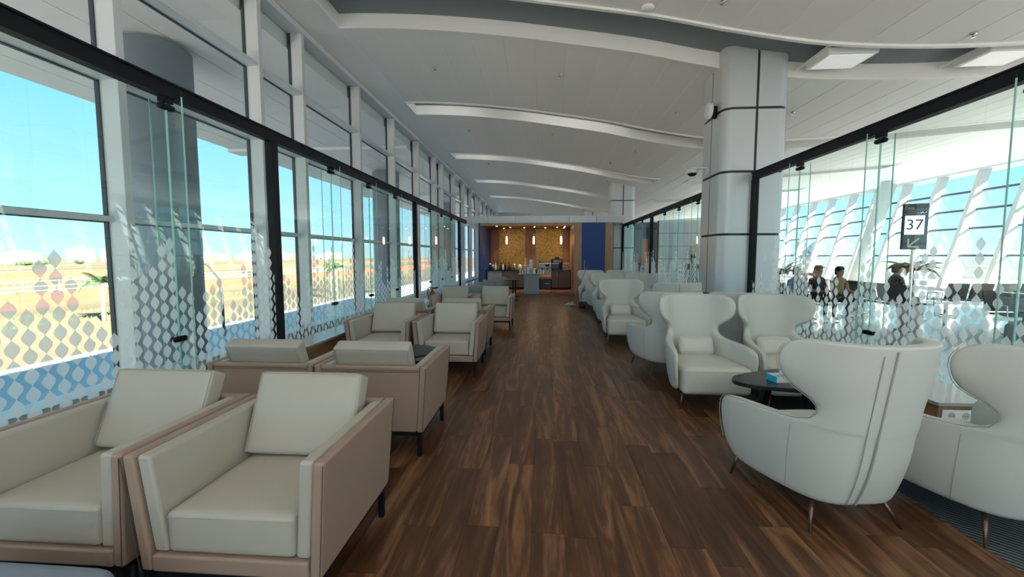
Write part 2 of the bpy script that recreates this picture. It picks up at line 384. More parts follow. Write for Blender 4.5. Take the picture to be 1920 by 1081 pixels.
# ------------------------------------------------------------------ glass partitions with frosted drop strands
def drop_outline(w, h, n=10):
    pts = []
    for i in range(n+1):
        t = i/n; x = w/2*(.5-.5*math.cos(2*PI*t))**(.78 if t < .5 else .62)+.0012
        pts.append((x, -h*t))
    return pts
DH, DW = .126, .081
OUT = drop_outline(DW, DH)
def strand(mb, X, y, ztop, n, zmin, X2=None):
    for k in range(n):
        z = ztop-k*DH*.995
        if z-DH < zmin-.10: break
        vs = []; fs = []; m = len(OUT)
        for dx, dz in OUT: vs += [(X, y-dx, max(zmin, z+dz)), (X, y+dx, max(zmin, z+dz))]
        for i in range(m-1): fs.append((2*i, 2*i+1, 2*i+3, 2*i+2))
        mb.add(vs, fs)
fin_me = {}
patch_me = None
def partition(name, X, side, joints, posts, zbase, label, sign, zpatch, near_n):
    """side +1: lounge lies on +X of the glass; joints: list of pane edges along Y"""
    root = MB().box(X-.045, X+.045, joints[0], joints[-1], 2.93, 3.06).build(name, M['black'], kind='structure', label=label)
    MB().box(X-.06, X+.06, joints[0], joints[-1], 3.045, 3.062).build('rail_cap', M['black'], root)
    MB().box(X-.04, X+.04, joints[0], joints[-1], 0, .05).build('floor_channel', M['black'], root)
    for y in posts: MB().box(X-.05, X+.05, y-.055, y+.055, 0, 2.93).build('post', M['black'], root, bevel=.006)
    rnd = random.Random(3 if side > 0 else 5)
    for i in range(len(joints)-1):
        ya, yb = joints[i]+.004, joints[i+1]-.004
        p = MB().box(X-.006, X+.006, ya, yb, .05, 2.93).build('glass_pane', M['glass'], root)
        ns = int((yb-ya)/.0865); far = i >= near_n
        allm = MB(); ph = rnd.random()*6
        for k in range(ns):
            y = ya+(yb-ya)*(k+.5)/ns
            u = rnd.random(); h = 1.10+.24*math.sin(y*4.1+ph)+.16*math.sin(y*9.7+1)+(.50*u**2.0)
            h = min(1.82, max(.82, h)); ztop = round((h)/DH)*DH+(DH/2 if k % 2 else 0)+.02
            mb = allm if far else MB()
            strand(mb, X+side*.0085, y, ztop, 40, zbase)
            if not far: mb.build('frosted_strand', M['film'], p)
        if far: allm.build('frosted_strands', M['film'], p, kind='stuff')
    for y in joints[1:-1]:
        if any(abs(y-q) < .1 for q in posts): continue
        MB().box(X-.15, X+.15, y-.007, y+.007, .05, 2.985).build('glass_fin', M['fin'], root)
        ed = MB()
        for s in (-1,1): ed.box(X+s*.15-.002, X+s*.15+.002, y-.007, y+.007, .05, 2.93)
        ed.box(X-.008, X+.008, y-.0045, y+.0045, .05, 2.93); ed.build('glass_edge', M['edge'], root)
        for z in (2.85, zpatch):
            q = MB().rbox(.035, .075, .026, .024, (X, y, z), n=6).build('patch_fitting', M['black'], root, smooth=True)
        MB().box(X-.03, X+.03, y-.05, y+.05, 2.885, 2.935).build('rail_clamp', M['black'], root)
    return root
LJ = [-.76+1.4583*i for i in range(14)]            # posts every fourth joint
LJ = [-2.22]+LJ
partition('wall_left', -3.3, 1, LJ, [LJ[1], LJ[5], LJ[9], LJ[13]], .05, 'frameless glass partition with black rail and frosted drops beside the brown armchairs', 1, .80, 9)
RJ1 = [-.9, .65, 2.17, 3.7, 5.23, 6.76, 8.14]
partition('wall_right', CX, -1, RJ1, [8.11], .05, 'frameless glass partition with frosted drops between the camera and the near column', -1, .66, 7)
RJ2 = [9.30, 10.95, 12.44, 13.86, 15.45, 16.9, 18.4, 19.7, 20.94]
partition('wall_right_far', CX, -1, RJ2, [9.33, 15.45, 20.91], .05, 'frameless glass partition with frosted drops between the two silver columns', -1, .66, 3)

# window ledges
def ledge(name, x0, x1, y0, y1, z, label):
    t = empty(name, ((x0+x1)/2, y0, 0), label=label, cat='ledge'); w = (x1-x0)/2; L = y1-y0
    MB().box(-w+.02, w-.02, .02, L-.02, 0, z-.03).build('ledge_body', M['oak'], t, bevel=.004)
    MB().box(-w, w, 0, L, z-.03, z).build('ledge_top', M['ledge_top'], t, bevel=.004)
    return t
ledge('window_ledge', -3.24, -2.86, 3.6, 9.6, .45, 'long low wooden ledge along the glass behind the brown armchairs')
rl = ledge('window_ledge', 3.06, 3.62, 3.46, 6.7, .42, 'long low wooden ledge with sockets behind the ivory wing chairs')
so = MB().rbox(.115,.006,.045,.005,(-.12,.012,.315),n=4).build('socket_plate', M['white'], rl)
for dx in (-.17,-.065):
    s_ = MB().cyl((dx,.008,.315),(dx,.003,.315),.027,n=20).build('socket', mat('socket_grey%d' % int(dx*-1000), (.55,.56,.55), .5), so)
    for e_ in (-.009,.009): MB().cyl((dx+e_,.004,.315),(dx+e_,.0015,.315),.0035,n=8).build('socket_hole', M['black'], so)

# ------------------------------------------------------------------ outer curtain wall on the left (window_1)
WXI = -4.70; WXO = -4.95
win = MB().box(WXO-.02, WXI+.02, -12, 45, 5.86, 5.97).build('window_1', M['alu'], kind='structure', label='tall white framed curtain wall beyond the left glass partition')
MB().box(WXO-.02, WXI+.02, -12, 45, -.2, .12).build('sill', M['alu'], win)
MY = [-8.6,-6.0,-3.3,-2.0,-.55,2.0,4.6,7.05,8.35,10.95,13.5,16.15,18.75,20.1,22.8,25.5,28.2,30.8,32.2,34.9,37.6,40.3,43]
TZ = [1.97, 3.53, 4.72]
for y in MY:
    o = MB().box(WXO, WXI, y-.05, y+.05, .12, 5.86).build('mullion', M['alu'], win, bevel=.006, seg=1)
    MB().box(WXO-.02, WXO+.03, y-.065, y+.065, .12, 5.86).build('gasket', M['alu_dk'], win)
for i in range(len(MY)-1):
    a, b = MY[i]+.05, MY[i+1]-.05
    for z in TZ:
        MB().box(WXO, WXI-.03 if z > 2 else WXO+.10, a, b, z-.03, z+.03).build('transom', M['alu'], win)
        MB().box(WXO-.02, WXO+.02, a, b, z-.042, z+.042).build('gasket', M['alu_dk'], win)
    zz = [.12]+TZ+[5.86]
    for k in range(4):
        MB().box(WXO-.012, WXO+.004, a, b, zz[k]+.02, zz[k+1]-.02).build('window_pane', M['win'], win)

# ------------------------------------------------------------------ leaning curtain wall of the concourse (window_2)
LEAN = .27
def rx(z): return 18.35+LEAN*z
ZT = 5.42
win2 = MB().hexa([(rx(0)-.2,-12,-.02),(rx(0)+.2,-12,-.02),(rx(0)+.2,46,-.02),(rx(0)-.2,46,-.02)], [(rx(.12)-.2,-12,.12),(rx(.12)+.2,-12,.12),(rx(.12)+.2,46,.12),(rx(.12)-.2,46,.12)]).build('window_2', M['alu'], kind='structure', label='leaning white framed glass wall of the concourse')
y = -11.2; RY = []
while y < 45: RY.append(y); y += 2.0
for y in RY:
    MB().hexa([(rx(.1)-.38,y-.10,.1),(rx(.1),y-.10,.1),(rx(.1),y+.10,.1),(rx(.1)-.38,y+.10,.1)], [(rx(ZT)-.38,y-.10,ZT),(rx(ZT),y-.10,ZT),(rx(ZT),y+.10,ZT),(rx(ZT)-.38,y+.10,ZT)]).build('mullion', M['alu'], win2)
RZ = [1.58, 2.80, 3.65, 4.5]
for z in RZ: MB().box(rx(z)-.07, rx(z)+.07, -12, 46, z-.04, z+.04).build('transom', M['alu_dk'], win2)
for i in range(len(RY)-1):
    a, b = RY[i]+.05, RY[i+1]-.05
    MB().hexa([(rx(.1)-.004,a,.1),(rx(.1)+.008,a,.1),(rx(.1)+.008,b,.1),(rx(.1)-.004,b,.1)], [(rx(ZT)-.004,a,ZT),(rx(ZT)+.008,a,ZT),(rx(ZT)+.008,b,ZT),(rx(ZT)-.004,b,ZT)]).build('window_pane', M['win'], win2)
MB().box(rx(ZT)-.5, rx(ZT)+.6, -12, 46, ZT-.02, ZT+.35).build('head_beam', M['alu'], win2)
# leaning round struts of the concourse
for k, (yy, lab) in enumerate(((24.0,'thick round leaning strut by the concourse windows beyond the gate sign'),(35.5,'thick round leaning strut far along the concourse windows'))):
    t = empty('leaning_strut', (16.6, yy, 0), kind='structure', label=lab)
    MB().cyl((0,0,.02),(1.4,0,5.3),.34,.34,28).build('strut_tube', M['alu'], t, smooth=True)
    MB().cyl((0,0,0),(0,0,.10),.48,n=28).build('strut_base', M['steel'], t)

# far end of the terminal
MB().box(-5.1, 20.4, 45.6, 45.9, 0, 6.6).build('wall_far', M['white'], kind='structure', label='pale end wall of the terminal far behind the bar')

# ================================================================== SEATING
# ------------------------------------------------------------------ square leather armchair (front towards -Y)
def make_armchair():
    t = empty('armchair')
    Z0, Z1 = .195, .715
    def side(mb, xo0, xo1, th, y0, y1, z0, z1, s, yt=0):
        b = [(s*(xo0-th), y0, z0), (s*xo0, y0, z0), (s*xo0, y1, z0), (s*(xo0-th), y1, z0)]
        u = [(s*(xo1-th), y0-yt, z1), (s*xo1, y0-yt, z1), (s*xo1, y1+yt, z1), (s*(xo1-th), y1+yt, z1)]
        if s < 0: b = [b[1],b[0],b[3],b[2]]; u = [u[1],u[0],u[3],u[2]]
        mb.hexa(b, u)
    for s in (-1, 1):
        m = MB(); side(m, .402, .442, .052, -.385, .40, Z0, Z1, s, .018); p = m.build('side_panel', M['taupe'], t, bevel=.014, seg=3, label='taupe leather outer side')
        m = MB(); side(m, .3495, .3895, .064, -.372, .345, .275, Z1-.004, s, .018); m.build('arm_pad', M['cream'], t, bevel=.016, seg=3, label='cream leather inner arm')
        # seam beads on the outer edges
        q = MB(); q.tube([(s*.4005,-.392,Z0+.01),(s*.4395,-.409,Z1-.012)], .0022, 6); q.build('piping', M['seam'], p)
        q = MB(); q.tube([(s*.399,.4025,Z0+.01),(s*.437,.4205,Z1-.014)], .0026, 6); q.build('piping', M['seam'], p)
    b = MB().hexa([(-.350,.345,Z0),(.350,.345,Z0),(.350,.398,Z0),(-.350,.398,Z0)], [(-.390,.362,Z1),(.390,.362,Z1),(.390,.416,Z1),(-.390,.416,Z1)]).build('back_panel', M['taupe'], t, bevel=.014, seg=3, label='taupe leather outer back')
    MB().tube([(-.385,.4175,Z1-.03),(.385,.4175,Z1-.03)], .0024, 6).build('piping', M['seam'], b)
    MB().tube([(-.385,.4175,Z1-.043),(.385,.4175,Z1-.043)], .0018, 6).build('piping', M['seam'], b)
    f = MB().box(-.350,.350,-.388,.345,Z0,.272).build('front_rail', M['taupe'], t, bevel=.012, seg=3)
    # seat cushion
    sc = MB().rbox(.286,.345,.092,.022,(0,-.03,.368),n=12,crown=(.002,.003,.012)).build('seat_cushion', M['cream'], t, smooth=True, label='cream leather seat cushion')
    q = MB(); q.tube([(-.275,-.377,.440),(.275,-.377,.440)], .002, 6); q.build('seam', M['ivory_dk'], sc)
    R = Matrix.Rotation(math.radians(-24), 4, 'X')
    bc = MB().rbox(.298,.058,.220,.018,(0,.262,.665),n=12,crown=(.002,.014,.004),rot=R).build('back_cushion', M['cream'], t, smooth=True, label='cream leather back cushion')
    for s in (-1, 1):
        q = MB(); c = Vector((0,.262,.665)); pts = [c+(R @ Vector((x,s*.0575,z))) for x,z in ((-.290,-.212),(-.290,.212),(.290,.212),(.290,-.212),(-.290,-.212))]
        q.tube(pts, .0022, 5); q.build('seam', M['ivory_dk'], bc)
    fr = MB()
    for x in (-.37,.37): fr.box(x-.014,x+.014,-.36,.375,.165,.195)
    for y in (-.36,.375): fr.box(-.384,.384,y-.014,y+.014,.165,.195)
    fr.build('base_frame', M['black'], t)
    for x in (-.367,.367):
        for y in (-.355,.37): MB().box(x-.016,x+.016,y-.016,y+.016,0,.165).build('leg', M['black'], t, bevel=.003, seg=1)
    return t
ac = make_armchair()
ACS = [(-1.32,2.01,0,'taupe and cream square armchair on the aisle, facing the blue grey ottoman'),
 (-2.215,2.02,.0,'taupe and cream square armchair on the window side, facing the blue grey ottoman'),
 (-1.315,3.53,PI,'taupe and cream armchair standing back to back with the front aisle armchair'),
 (-2.21,3.55,PI,'taupe and cream armchair by the wooden ledge, back to back with the front window armchair'),
 (-1.235,5.72,0,'taupe and cream armchair on the aisle, across the round dark table from another'),
 (-2.145,5.74,0,'taupe and cream armchair by the glass, across the round dark table from another'),
 (-1.27,6.98,PI,'taupe and cream aisle armchair turned away, back to back with one facing the round table'),
 (-2.19,6.98,PI,'taupe and cream window armchair turned towards the fire extinguisher'),
 (-1.055,9.20,0,'last taupe and cream armchair on the aisle before the grey bar chairs'),
 (-1.97,9.22,0,'last taupe and cream armchair by the glass, beside the fire extinguisher')]
for k, (x, y, r, lab) in enumerate(ACS):
    o = ac if k == 0 else copy_tree(ac)
    o.location = (x, y, 0); o.rotation_euler = (0, 0, r); tag(o, label=lab, cat='armchair', group='taupe and cream armchairs along the glass')

# ------------------------------------------------------------------ ivory wing chair (front towards -Y)
HALF = [(0,.42),(.09,.419),(.17,.402),(.25,.352),(.305,.27),(.345,.16),(.385,.03),(.415,-.11),(.43,-.24),(.435,-.375)]
def cat_path(P, n=90):
    out = []; Q = [(-P[1][0],P[1][1])]+P+[(2*P[-1][0]-P[-2][0],2*P[-1][1]-P[-2][1])]
    for i in range(1, len(Q)-2):
        for k in range(n//len(P)+1):
            t = k/(n//len(P)+1); a,b,c,d = Q[i-1],Q[i],Q[i+1],Q[i+2]
            out.append(tuple(.5*((2*b[j])+(-a[j]+c[j])*t+(2*a[j]-5*b[j]+4*c[j]-d[j])*t*t+(-a[j]+3*b[j]-3*c[j]+d[j])*t**3) for j in (0,1)))
    out.append(P[-1]); return out
HALF = [(x*.905, y) for x, y in HALF]
HP = cat_path(HALF); HL = [0]
for i in range(1, len(HP)): HL.append(HL[-1]+math.dist(HP[i],HP[i-1]))
def half_at(t):
    s = t*HL[-1]
    for i in range(1, len(HL)):
        if HL[i] >= s or i == len(HL)-1:
            f = (s-HL[i-1])/(HL[i]-HL[i-1]); p, q = HP[i-1], HP[i]
            tx, ty = (q[0]-p[0]), (q[1]-p[1]); L = math.hypot(tx,ty)
            return p[0]+(q[0]-p[0])*f, p[1]+(q[1]-p[1])*f, -ty/L, tx/L    # outward normal
def wing_pt(t, z, off=0):
    s = -1 if t < 0 else 1; x, y, nx, ny = half_at(abs(t))
    x += nx*off; y += ny*off; a = abs(t)
    k = max(0, min(1, (.50-z)/.36)); x *= 1-.13*k*k; y -= .07*k*k*(1-min(1,a*1.3))
    y += .17*(z-.35)*(1-min(1,a*1.1))                       # back leans
    w = max(0, min(1, (z-.70)/.24)); q = w*w*(3-2*w)*min(1, a/.6)**2; x += .055*q; y += .15*q
    return (s*x, y, z)
TROW = [(.165,.84),(.185,.90),(.22,.945),(.28,.975),(.36,.99),(.44,1.0),(.50,1.0),(.545,.99),(.575,.965),(.595,.91),(.606,.82),(.612,.70),(.616,.58),(.622,.47),(.635,.40),(.66,.34),(.70,.315),(.735,.32),(.765,.35),(.79,.40),(.815,.455),(.845,.515),(.88,.56),(.92,.59),(.96,.605),(1.0,.605),(1.035,.59),(1.065,.56),(1.086,.515),(1.098,.465)]
def make_wing():
    t = empty('wing_chair')
    n = 34; TH = .078
    taus = [math.copysign(1-(1-abs(2*i/n-1))**1.6, 2*i/n-1) for i in range(n+1)]
    rows = [(TROW[0][0], TROW[0][1], .35)]+[(z+.0, T, 1) for z, T in TROW]+[(1.103, .44, .75),(1.104,.42,.3)]
    rows[1] = (TROW[0][0]+.004, TROW[0][1], .75)
    def grid(sgn):
        g = []
        for z, T, fz in rows:
            r = []
            for ta in taus:
                th = TH*.5*fz*(max(0, 1-abs(ta)**14))**.5
                r.append(wing_pt(ta*T, z, sgn*th))
            g.append(r)
        return g
    A = grid(1); B = grid(-1); m = MB(); nr = len(rows); nc = n+1; vs = []; fs = []
    for g in (A, B):
        for r in g: vs += r
    K = nr*nc
    for j in range(nr-1):
        for i in range(n):
            a = j*nc+i; fs.append((a+1, a, a+nc, a+nc+1)); b = K+a; fs.append((b, b+1, b+nc+1, b+nc))
    for j in range(nr-1):
        a = j*nc; fs.append((a, K+a, K+a+nc, a+nc)); a = j*nc+n; fs.append((K+a, a, a+nc, K+a+nc))
    for i in range(n):
        fs.append((i, i+1, K+i+1, K+i)); a = (nr-1)*nc+i; fs.append((a+1, a, K+a, K+a+1))
    o = m.add(vs, fs).build('shell', M['ivory'], t, smooth=True, label='ivory leather winged shell with arms')
    w = o.modifiers.new('weld', 'WELD'); w.merge_threshold = .0004
    o.modifiers.new('sub', 'SUBSURF').levels = 1; o.modifiers['sub'].render_levels = 1
    # seams on the outside
    for s in (-1, 1):
        MB().tube([wing_pt(s*.42, z, TH*.5+.0008) for z in (.18,.24,.32,.40,.48,.54,.585)], .0022, 6).build('side_seam', M['ivory_dk'], o)
        MB().tube([wing_pt(s*T*.985, z, TH*.36) for z, T in TROW[3:-2]], .0026, 6).build('edge_piping', M['ivory_dk'], o)
    MB().tube([wing_pt(.065+.0*k/12, .185+.895*k/12, TH*.5+.001) for k in range(13)], .006, 6).build('back_zip', M['ivory_dk'], o)
    MB().tube([wing_pt(.115+.0*k/12, .185+.87*k/12, TH*.5+.001) for k in range(13)], .003, 6).build('back_seam', M['ivory_dk'], o)
    st = MB().rbox(.36,.37,.135,.045,(0,-.045,.30),n=14,crown=(0,.012,.022))
    st.v = [(x*(.985 if y < -.2 else max(.64,.985-.62*(y+.2))), y, z) for x, y, z in st.v]
    st.v = [(x*.94,y,z) for x,y,z in st.v]
    so_ = st.build('seat', M['ivory'], t, smooth=True)
    MB().tube([(x, -.4135-.009*(1-(x/.34)**2), .405) for x in [-.32+.064*i for i in range(11)]], .002, 6).build('seam', M['ivory_dk'], so_)
    R = Matrix.Rotation(math.radians(-22), 4, 'X')
    MB().rbox(.185,.05,.105,.045,(0,.235,.535),n=12,crown=(.006,.026,.012),rot=R).build('lumbar_pillow', M['ivory'], t, smooth=True)
    for s in (-1, 1):
        MB().cyl((s*.30,-.30,.175),(s*.335,-.335,0),.015,.008,12).build('leg', M['bronze'], t, smooth=True)
        MB().cyl((s*.20,.25,.175),(s*.275,.335,0),.015,.008,12).build('leg', M['bronze'], t, smooth=True)
    return t
wc = make_wing()
d8 = math.radians(8)
WCS = [(1.73,2.775,PI+d8,'ivory wing chair with its back turned, on the aisle beside the tissue box table'),
 (2.60,2.69,PI+math.radians(5),'ivory wing chair with its back turned, in front of the ledge end with the socket'),
 (1.74,4.70,0,'ivory wing chair on the aisle facing the dark table with the tissue box'),
 (2.605,4.71,0,'ivory wing chair by the ledge facing the dark table with the tissue box'),
 (1.66,5.93,PI+math.radians(4),'ivory wing chair back to back with the aisle chair that faces the tissue box table'),
 (2.55,5.95,PI,'ivory wing chair back to back with the ledge chair that faces the tissue box table'),
 (1.48,7.92,0,'ivory wing chair with a plump lumbar pillow facing the aisle chairs beside the near column'),
 (2.345,7.86,PI,'ivory wing chair with its back turned, beside the near silver column'),
 (1.58,9.25,PI,'ivory wing chair with its back turned, behind the one with the plump pillow'),
 (1.65,10.9,0,'ivory wing chair in the middle of the far group on the aisle'),
 (2.52,10.95,0,'ivory wing chair in the middle of the far group by the glass'),
 (1.67,12.15,PI,'ivory wing chair with its back turned, next to the metal bucket'),
 (1.52,13.45,0,'ivory wing chair with the mop leaning on it'),
 (2.42,13.5,0,'last ivory wing chair beside the one with the mop')]
for k, (x, y, r, lab) in enumerate(WCS):
    o = wc if k == 0 else copy_tree(wc)
    o.location = (x, y, 0); o.rotation_euler = (0, 0, r); tag(o, label=lab, cat='armchair', group='ivory wing chairs along the concourse glass')

# ------------------------------------------------------------------ tables
def round_table(x, y, r, z, label):
    t = empty('side_table', (x, y, 0), label=label, cat='table')
    MB().lathe([(r-.012,z-.024),(r,z-.018),(r,z-.006),(r-.008,z)], n=48).build('table_top', M['table'], t, smooth=False)
    MB().cyl((0,0,.02),(0,0,z-.024),.03,n=16).build('stem', M['black'], t, smooth=True)
    MB().lathe([(.2,0),(.2,.012),(.03,.02)], n=32).build('base', M['black'], t)
t = empty('ottoman', (-1.94, 1.035, 0), label='blue grey rounded ottoman in front of the first pair of brown armchairs', cat='ottoman')
M['ottoman'] = mat('blue_grey_leather', (.24,.28,.36), .5, bump=.05, bscale=300)
MB().rbox(.42,.35,.16,.08,(0,0,.28),n=12,crown=(.0,.0,.02)).build('cushion', M['ottoman'], t, smooth=True)
MB().box(-.36,.36,-.29,.29,.09,.14).build('plinth', M['black'], t)
for x in (-.30,.30):
    for y in (-.23,.23): MB().cyl((x,y,0),(x,y,.09),.02,n=10).build('foot', M['black'], t)
round_table(-1.50, 4.62, .32, .50, 'round dark table between two facing pairs of brown armchairs')
t = empty('coffee_table', (2.16, 3.76, 0), math.radians(8), label='dark rounded triangular table carrying the tissue box', cat='table')
tri = []
for i in range(60):
    a = 2*PI*i/60; r = .41+.045*math.cos(3*a); tri.append((r*1.18*math.cos(a+PI/3), r*.78*math.sin(a+PI/3)))
MB().prism(tri, .465, .50).build('table_top', M['table'], t, bevel=.006)
for a in (.5, 2.6, 4.7):
    MB().hexa(*[[(math.cos(a)*rr+dx, math.sin(a)*rr*.75+dy, z) for dx, dy in ((-.03,-.03),(.03,-.03),(.03,.03),(-.03,.03))] for rr, z in ((.30,0),(.20,.465))]).build('leg', M['black'], t, bevel=.006)
M['tissue'] = mat('tissue_card_white', (.80,.83,.83), .5); M['cyan'] = mat('cyan_card', (.03,.55,.85), .45)
t = empty('tissue_box', (2.04, 3.70, .50), math.radians(12), label='white tissue box with a cyan end on the dark table', cat='tissue box')
MB().box(-.115,.115,-.06,.06,0,.055).build('carton', M['tissue'], t, bevel=.002, seg=1)
MB().box(-.1165,-.1152,-.058,.058,.002,.053).build('carton_end', M['cyan'], t)
MB().box(-.114,.02,-.058,-.02,.0551,.0562).build('carton_print', M['cyan'], t)
tis = MB(); g = 9; vs = []; fs = []
for i in range(g):
    for j in range(g):
        u, v = i/(g-1)*2-1, j/(g-1)*2-1; vs.append((u*.055+.01, v*.028, .056+.055*(1-abs(u))*(.75+.25*math.cos(v*5))+.006*math.sin(7*u+4*v)))
for i in range(g-1):
    for j in range(g-1): fs.append((i*g+j,(i+1)*g+j,(i+1)*g+j+1,i*g+j+1))
to = tis.add(vs, fs).build('tissue', M['white'], t, smooth=True); to.modifiers.new('s','SOLIDIFY').thickness = .0015

# ------------------------------------------------------------------ grey barrel chairs by the bar
M['greyfab'] = mat('blue_grey_fabric', (.34,.36,.385), .8, bump=.2, bscale=300)
M['ash'] = grain_mat('pale_ash', (.40,.29,.20),(.52,.40,.29),(.6,.48,.36), rough=.5, rnd=.1, axis=2)
def make_barrel():
    t = empty('barrel_chair'); n = 24; vs = []; fs = []; rows = [(.46,0),(.47,.5),(.52,1),(.66,1),(.72,.9),(.745,.5),(.75,0)]
    def P(a, z, off, fz):
        r = .27+off*fz; lean = .06*(z-.46)/.29
        return ((r+lean)*math.sin(a), (r*.95+lean)*math.cos(a), z-.10*max(0,abs(a)-1.1)*(1 if z > .6 else 0))
    nc = n+1
    for s in (1,-1):
        for z, fz in rows:
            for i in range(nc):
                a = (2*i/n-1)*1.95; e = (1-abs(2*i/n-1)**12)**.5; vs.append(P(a, z, s*.028*e, fz))
    K = len(rows)*nc
    for j in range(len(rows)-1):
        for i in range(n):
            a = j*nc+i; fs.append((a,a+1,a+nc+1,a+nc)); b = K+a; fs.append((b+1,b,b+nc,b+nc+1))
        a = j*nc; fs.append((K+a,a,a+nc,K+a+nc)); a = j*nc+n; fs.append((a,K+a,K+a+nc,a+nc))
    MB().add(vs, fs).build('backrest', M['greyfab'], t, smooth=True)
    MB().lathe([(.02,.40),(.24,.40),(.262,.42),(.262,.455),(.235,.475),(.02,.48)], n=28).build('seat', M['greyfab'], t, smooth=True)
    for a in (.7, 2.45, 3.85, 5.6):
        MB().cyl((.20*math.sin(a),.20*math.cos(a),.42),(.28*math.sin(a),.28*math.cos(a),0),.018,.012,10).build('leg', M['ash'], t, smooth=True)
    fr = MB(); fr.tube([(.285*math.sin(a), .275*math.cos(a), .50) for a in [(-1+i/10)*2.0 for i in range(21)]], .012, 8); fr.build('wood_band', M['ash'], t, smooth=True)
    for s in (-1,1): MB().cyl((s*.262,-.11,.50),(s*.2,-.13,.40),.012,n=8).build('wood_arm_post', M['ash'], t)
    return t
bc_ = make_barrel()
for k, (x, y, r, lab) in enumerate([(-1.83,12.2,2.7,'grey barrel chair with pale wooden legs nearest the brown armchairs'),(-1.86,13.45,2.7,'second grey barrel chair from the brown armchairs'),
   (-1.72,14.6,2.6,'third grey barrel chair from the brown armchairs'),(-1.68,15.75,2.6,'fourth grey barrel chair, next to the dark bistro table'),(-1.66,16.85,2.6,'grey barrel chair nearest the bar counter')]):
    o = bc_ if k == 0 else copy_tree(bc_)
    o.location = (x,y,0); o.rotation_euler = (0,0,r); tag(o, label=lab, cat='chair', group='grey barrel chairs before the bar')
def bistro(x, y, label):
    t = empty('bistro_table', (x,y,0), label=label, cat='table', group='bistro tables before the bar')
    MB().lathe([(.30,.715),(.305,.72),(.305,.735),(.30,.74)], n=32).build('table_top', M['table'], t)
    MB().cyl((0,0,.02),(0,0,.715),.025,n=12).build('stem', M['black'], t); MB().lathe([(.2,0),(.2,.012),(.03,.02)], n=24).build('base', M['black'], t)
bistro(-1.05,15.0,'small round dark bistro table beside the third grey barrel chair'); bistro(-1.05,16.4,'small round dark bistro table nearest the bar counter')

# ------------------------------------------------------------------ fire extinguisher on its stand
M['red'] = mat('red_enamel', (.42,.03,.03), .3)
t = empty('extinguisher_stand', (-2.62,9.95,0), label='white floor stand holding the red fire extinguisher', cat='stand')
MB().box(-.11,.11,-.11,.11,0,.03).build('base', M['white'], t, bevel=.005)
MB().box(-.09,.09,.07,.09,.03,.62).build('back_plate', M['white'], t); MB().box(-.09,.09,-.09,.09,.30,.318).build('shelf', M['white'], t)
for s in (-1,1): MB().box(s*.09-.008,s*.09+.008,-.09,.09,.03,.40).build('side_plate', M['white'], t)
t = empty('fire_extinguisher', (-2.62,9.95,.318), label='red fire extinguisher with black hose on a white stand', cat='extinguisher')
b = MB().lathe([(.062,0),(.07,.012),(.07,.33),(.06,.38),(.03,.415),(.022,.42),(.022,.44)], n=24).build('cylinder', M['red'], t, smooth=True)
MB().lathe([(.0708,.12),(.0708,.26)], n=24).build('paper_label', M['white'], b)
MB().lathe([(.028,.44),(.028,.475),(.012,.48)], n=12).build('valve', M['steel'], t)
MB().hexa([(-.012,-.10,.50),(.012,-.10,.50),(.012,.04,.475),(-.012,.04,.475)],[(-.012,-.10,.512),(.012,-.10,.512),(.012,.04,.49),(-.012,.04,.49)]).build('lever', M['black'], t)
MB().box(-.012,.012,-.10,.03,.455,.466).build('handle', M['black'], t)
MB().tube([(-.02,0,.46),(-.07,0,.50),(-.105,0,.46),(-.11,0,.36),(-.10,0,.20)], .011, 8).build('hose', M['black'], t, smooth=True)
MB().cyl((.02,0,.47),(.14,-.02,.49),.014,.02,10).build('nozzle', M['black'], t)

# ------------------------------------------------------------------ mop, broom, bucket
M['mop'] = mat('mop_cotton', (.62,.62,.62), .9); M['pole'] = mat('mop_pole', (.36,.27,.2), .5)
t = empty('mop', (.88,13.45,0), label='string mop with a thin pole leaning against the ivory wing chair', cat='mop')
MB().tube([(.03,0,.07),(.46,-.26,1.22)], .011, 8).build('pole', M['pole'], t)
MB().cyl((.0,0,.03),(.06,-.03,.12),.035,.018,10).build('socket', M['white'], t)
for k in range(34):
    a = 2*PI*k/34+random.uniform(-.1,.1); r = random.uniform(.13,.24); w = random.uniform(-.3,.3)
    MB().tube([(.01,0,.085),(.35*r*math.cos(a),.35*r*math.sin(a),.075+.02*random.random()),(.75*r*math.cos(a+w*.4),.75*r*math.sin(a+w*.4),.03),(r*math.cos(a+w),r*math.sin(a+w),.012)], .011, 5).build('mop_string', M['mop'], t, smooth=True)
t = empty('broom', (1.36,14.15,0), label='broom standing upright behind the wing chair with the mop', cat='broom')
MB().cyl((0,0,.1),(.0,-.06,1.42),.011,n=8).build('pole', M['pole'], t); MB().box(-.14,.14,-.02,.02,.0,.1).build('brush_head', M['cyan'], t)
t = empty('bucket', (1.17,12.82,0), label='small metal bucket on the floor in front of the wing chairs', cat='bucket')
MB().lathe([(.085,0),(.115,.20),(.12,.205),(.112,.205),(.083,.01),(.01,.01)], n=24).build('pail', M['steel'], t, smooth=True)
MB().tube([(.115*math.cos(a),.02,.20+.10*math.sin(a)) for a in [PI*i/12 for i in range(13)]], .004, 6).build('handle', M['steel'], t)

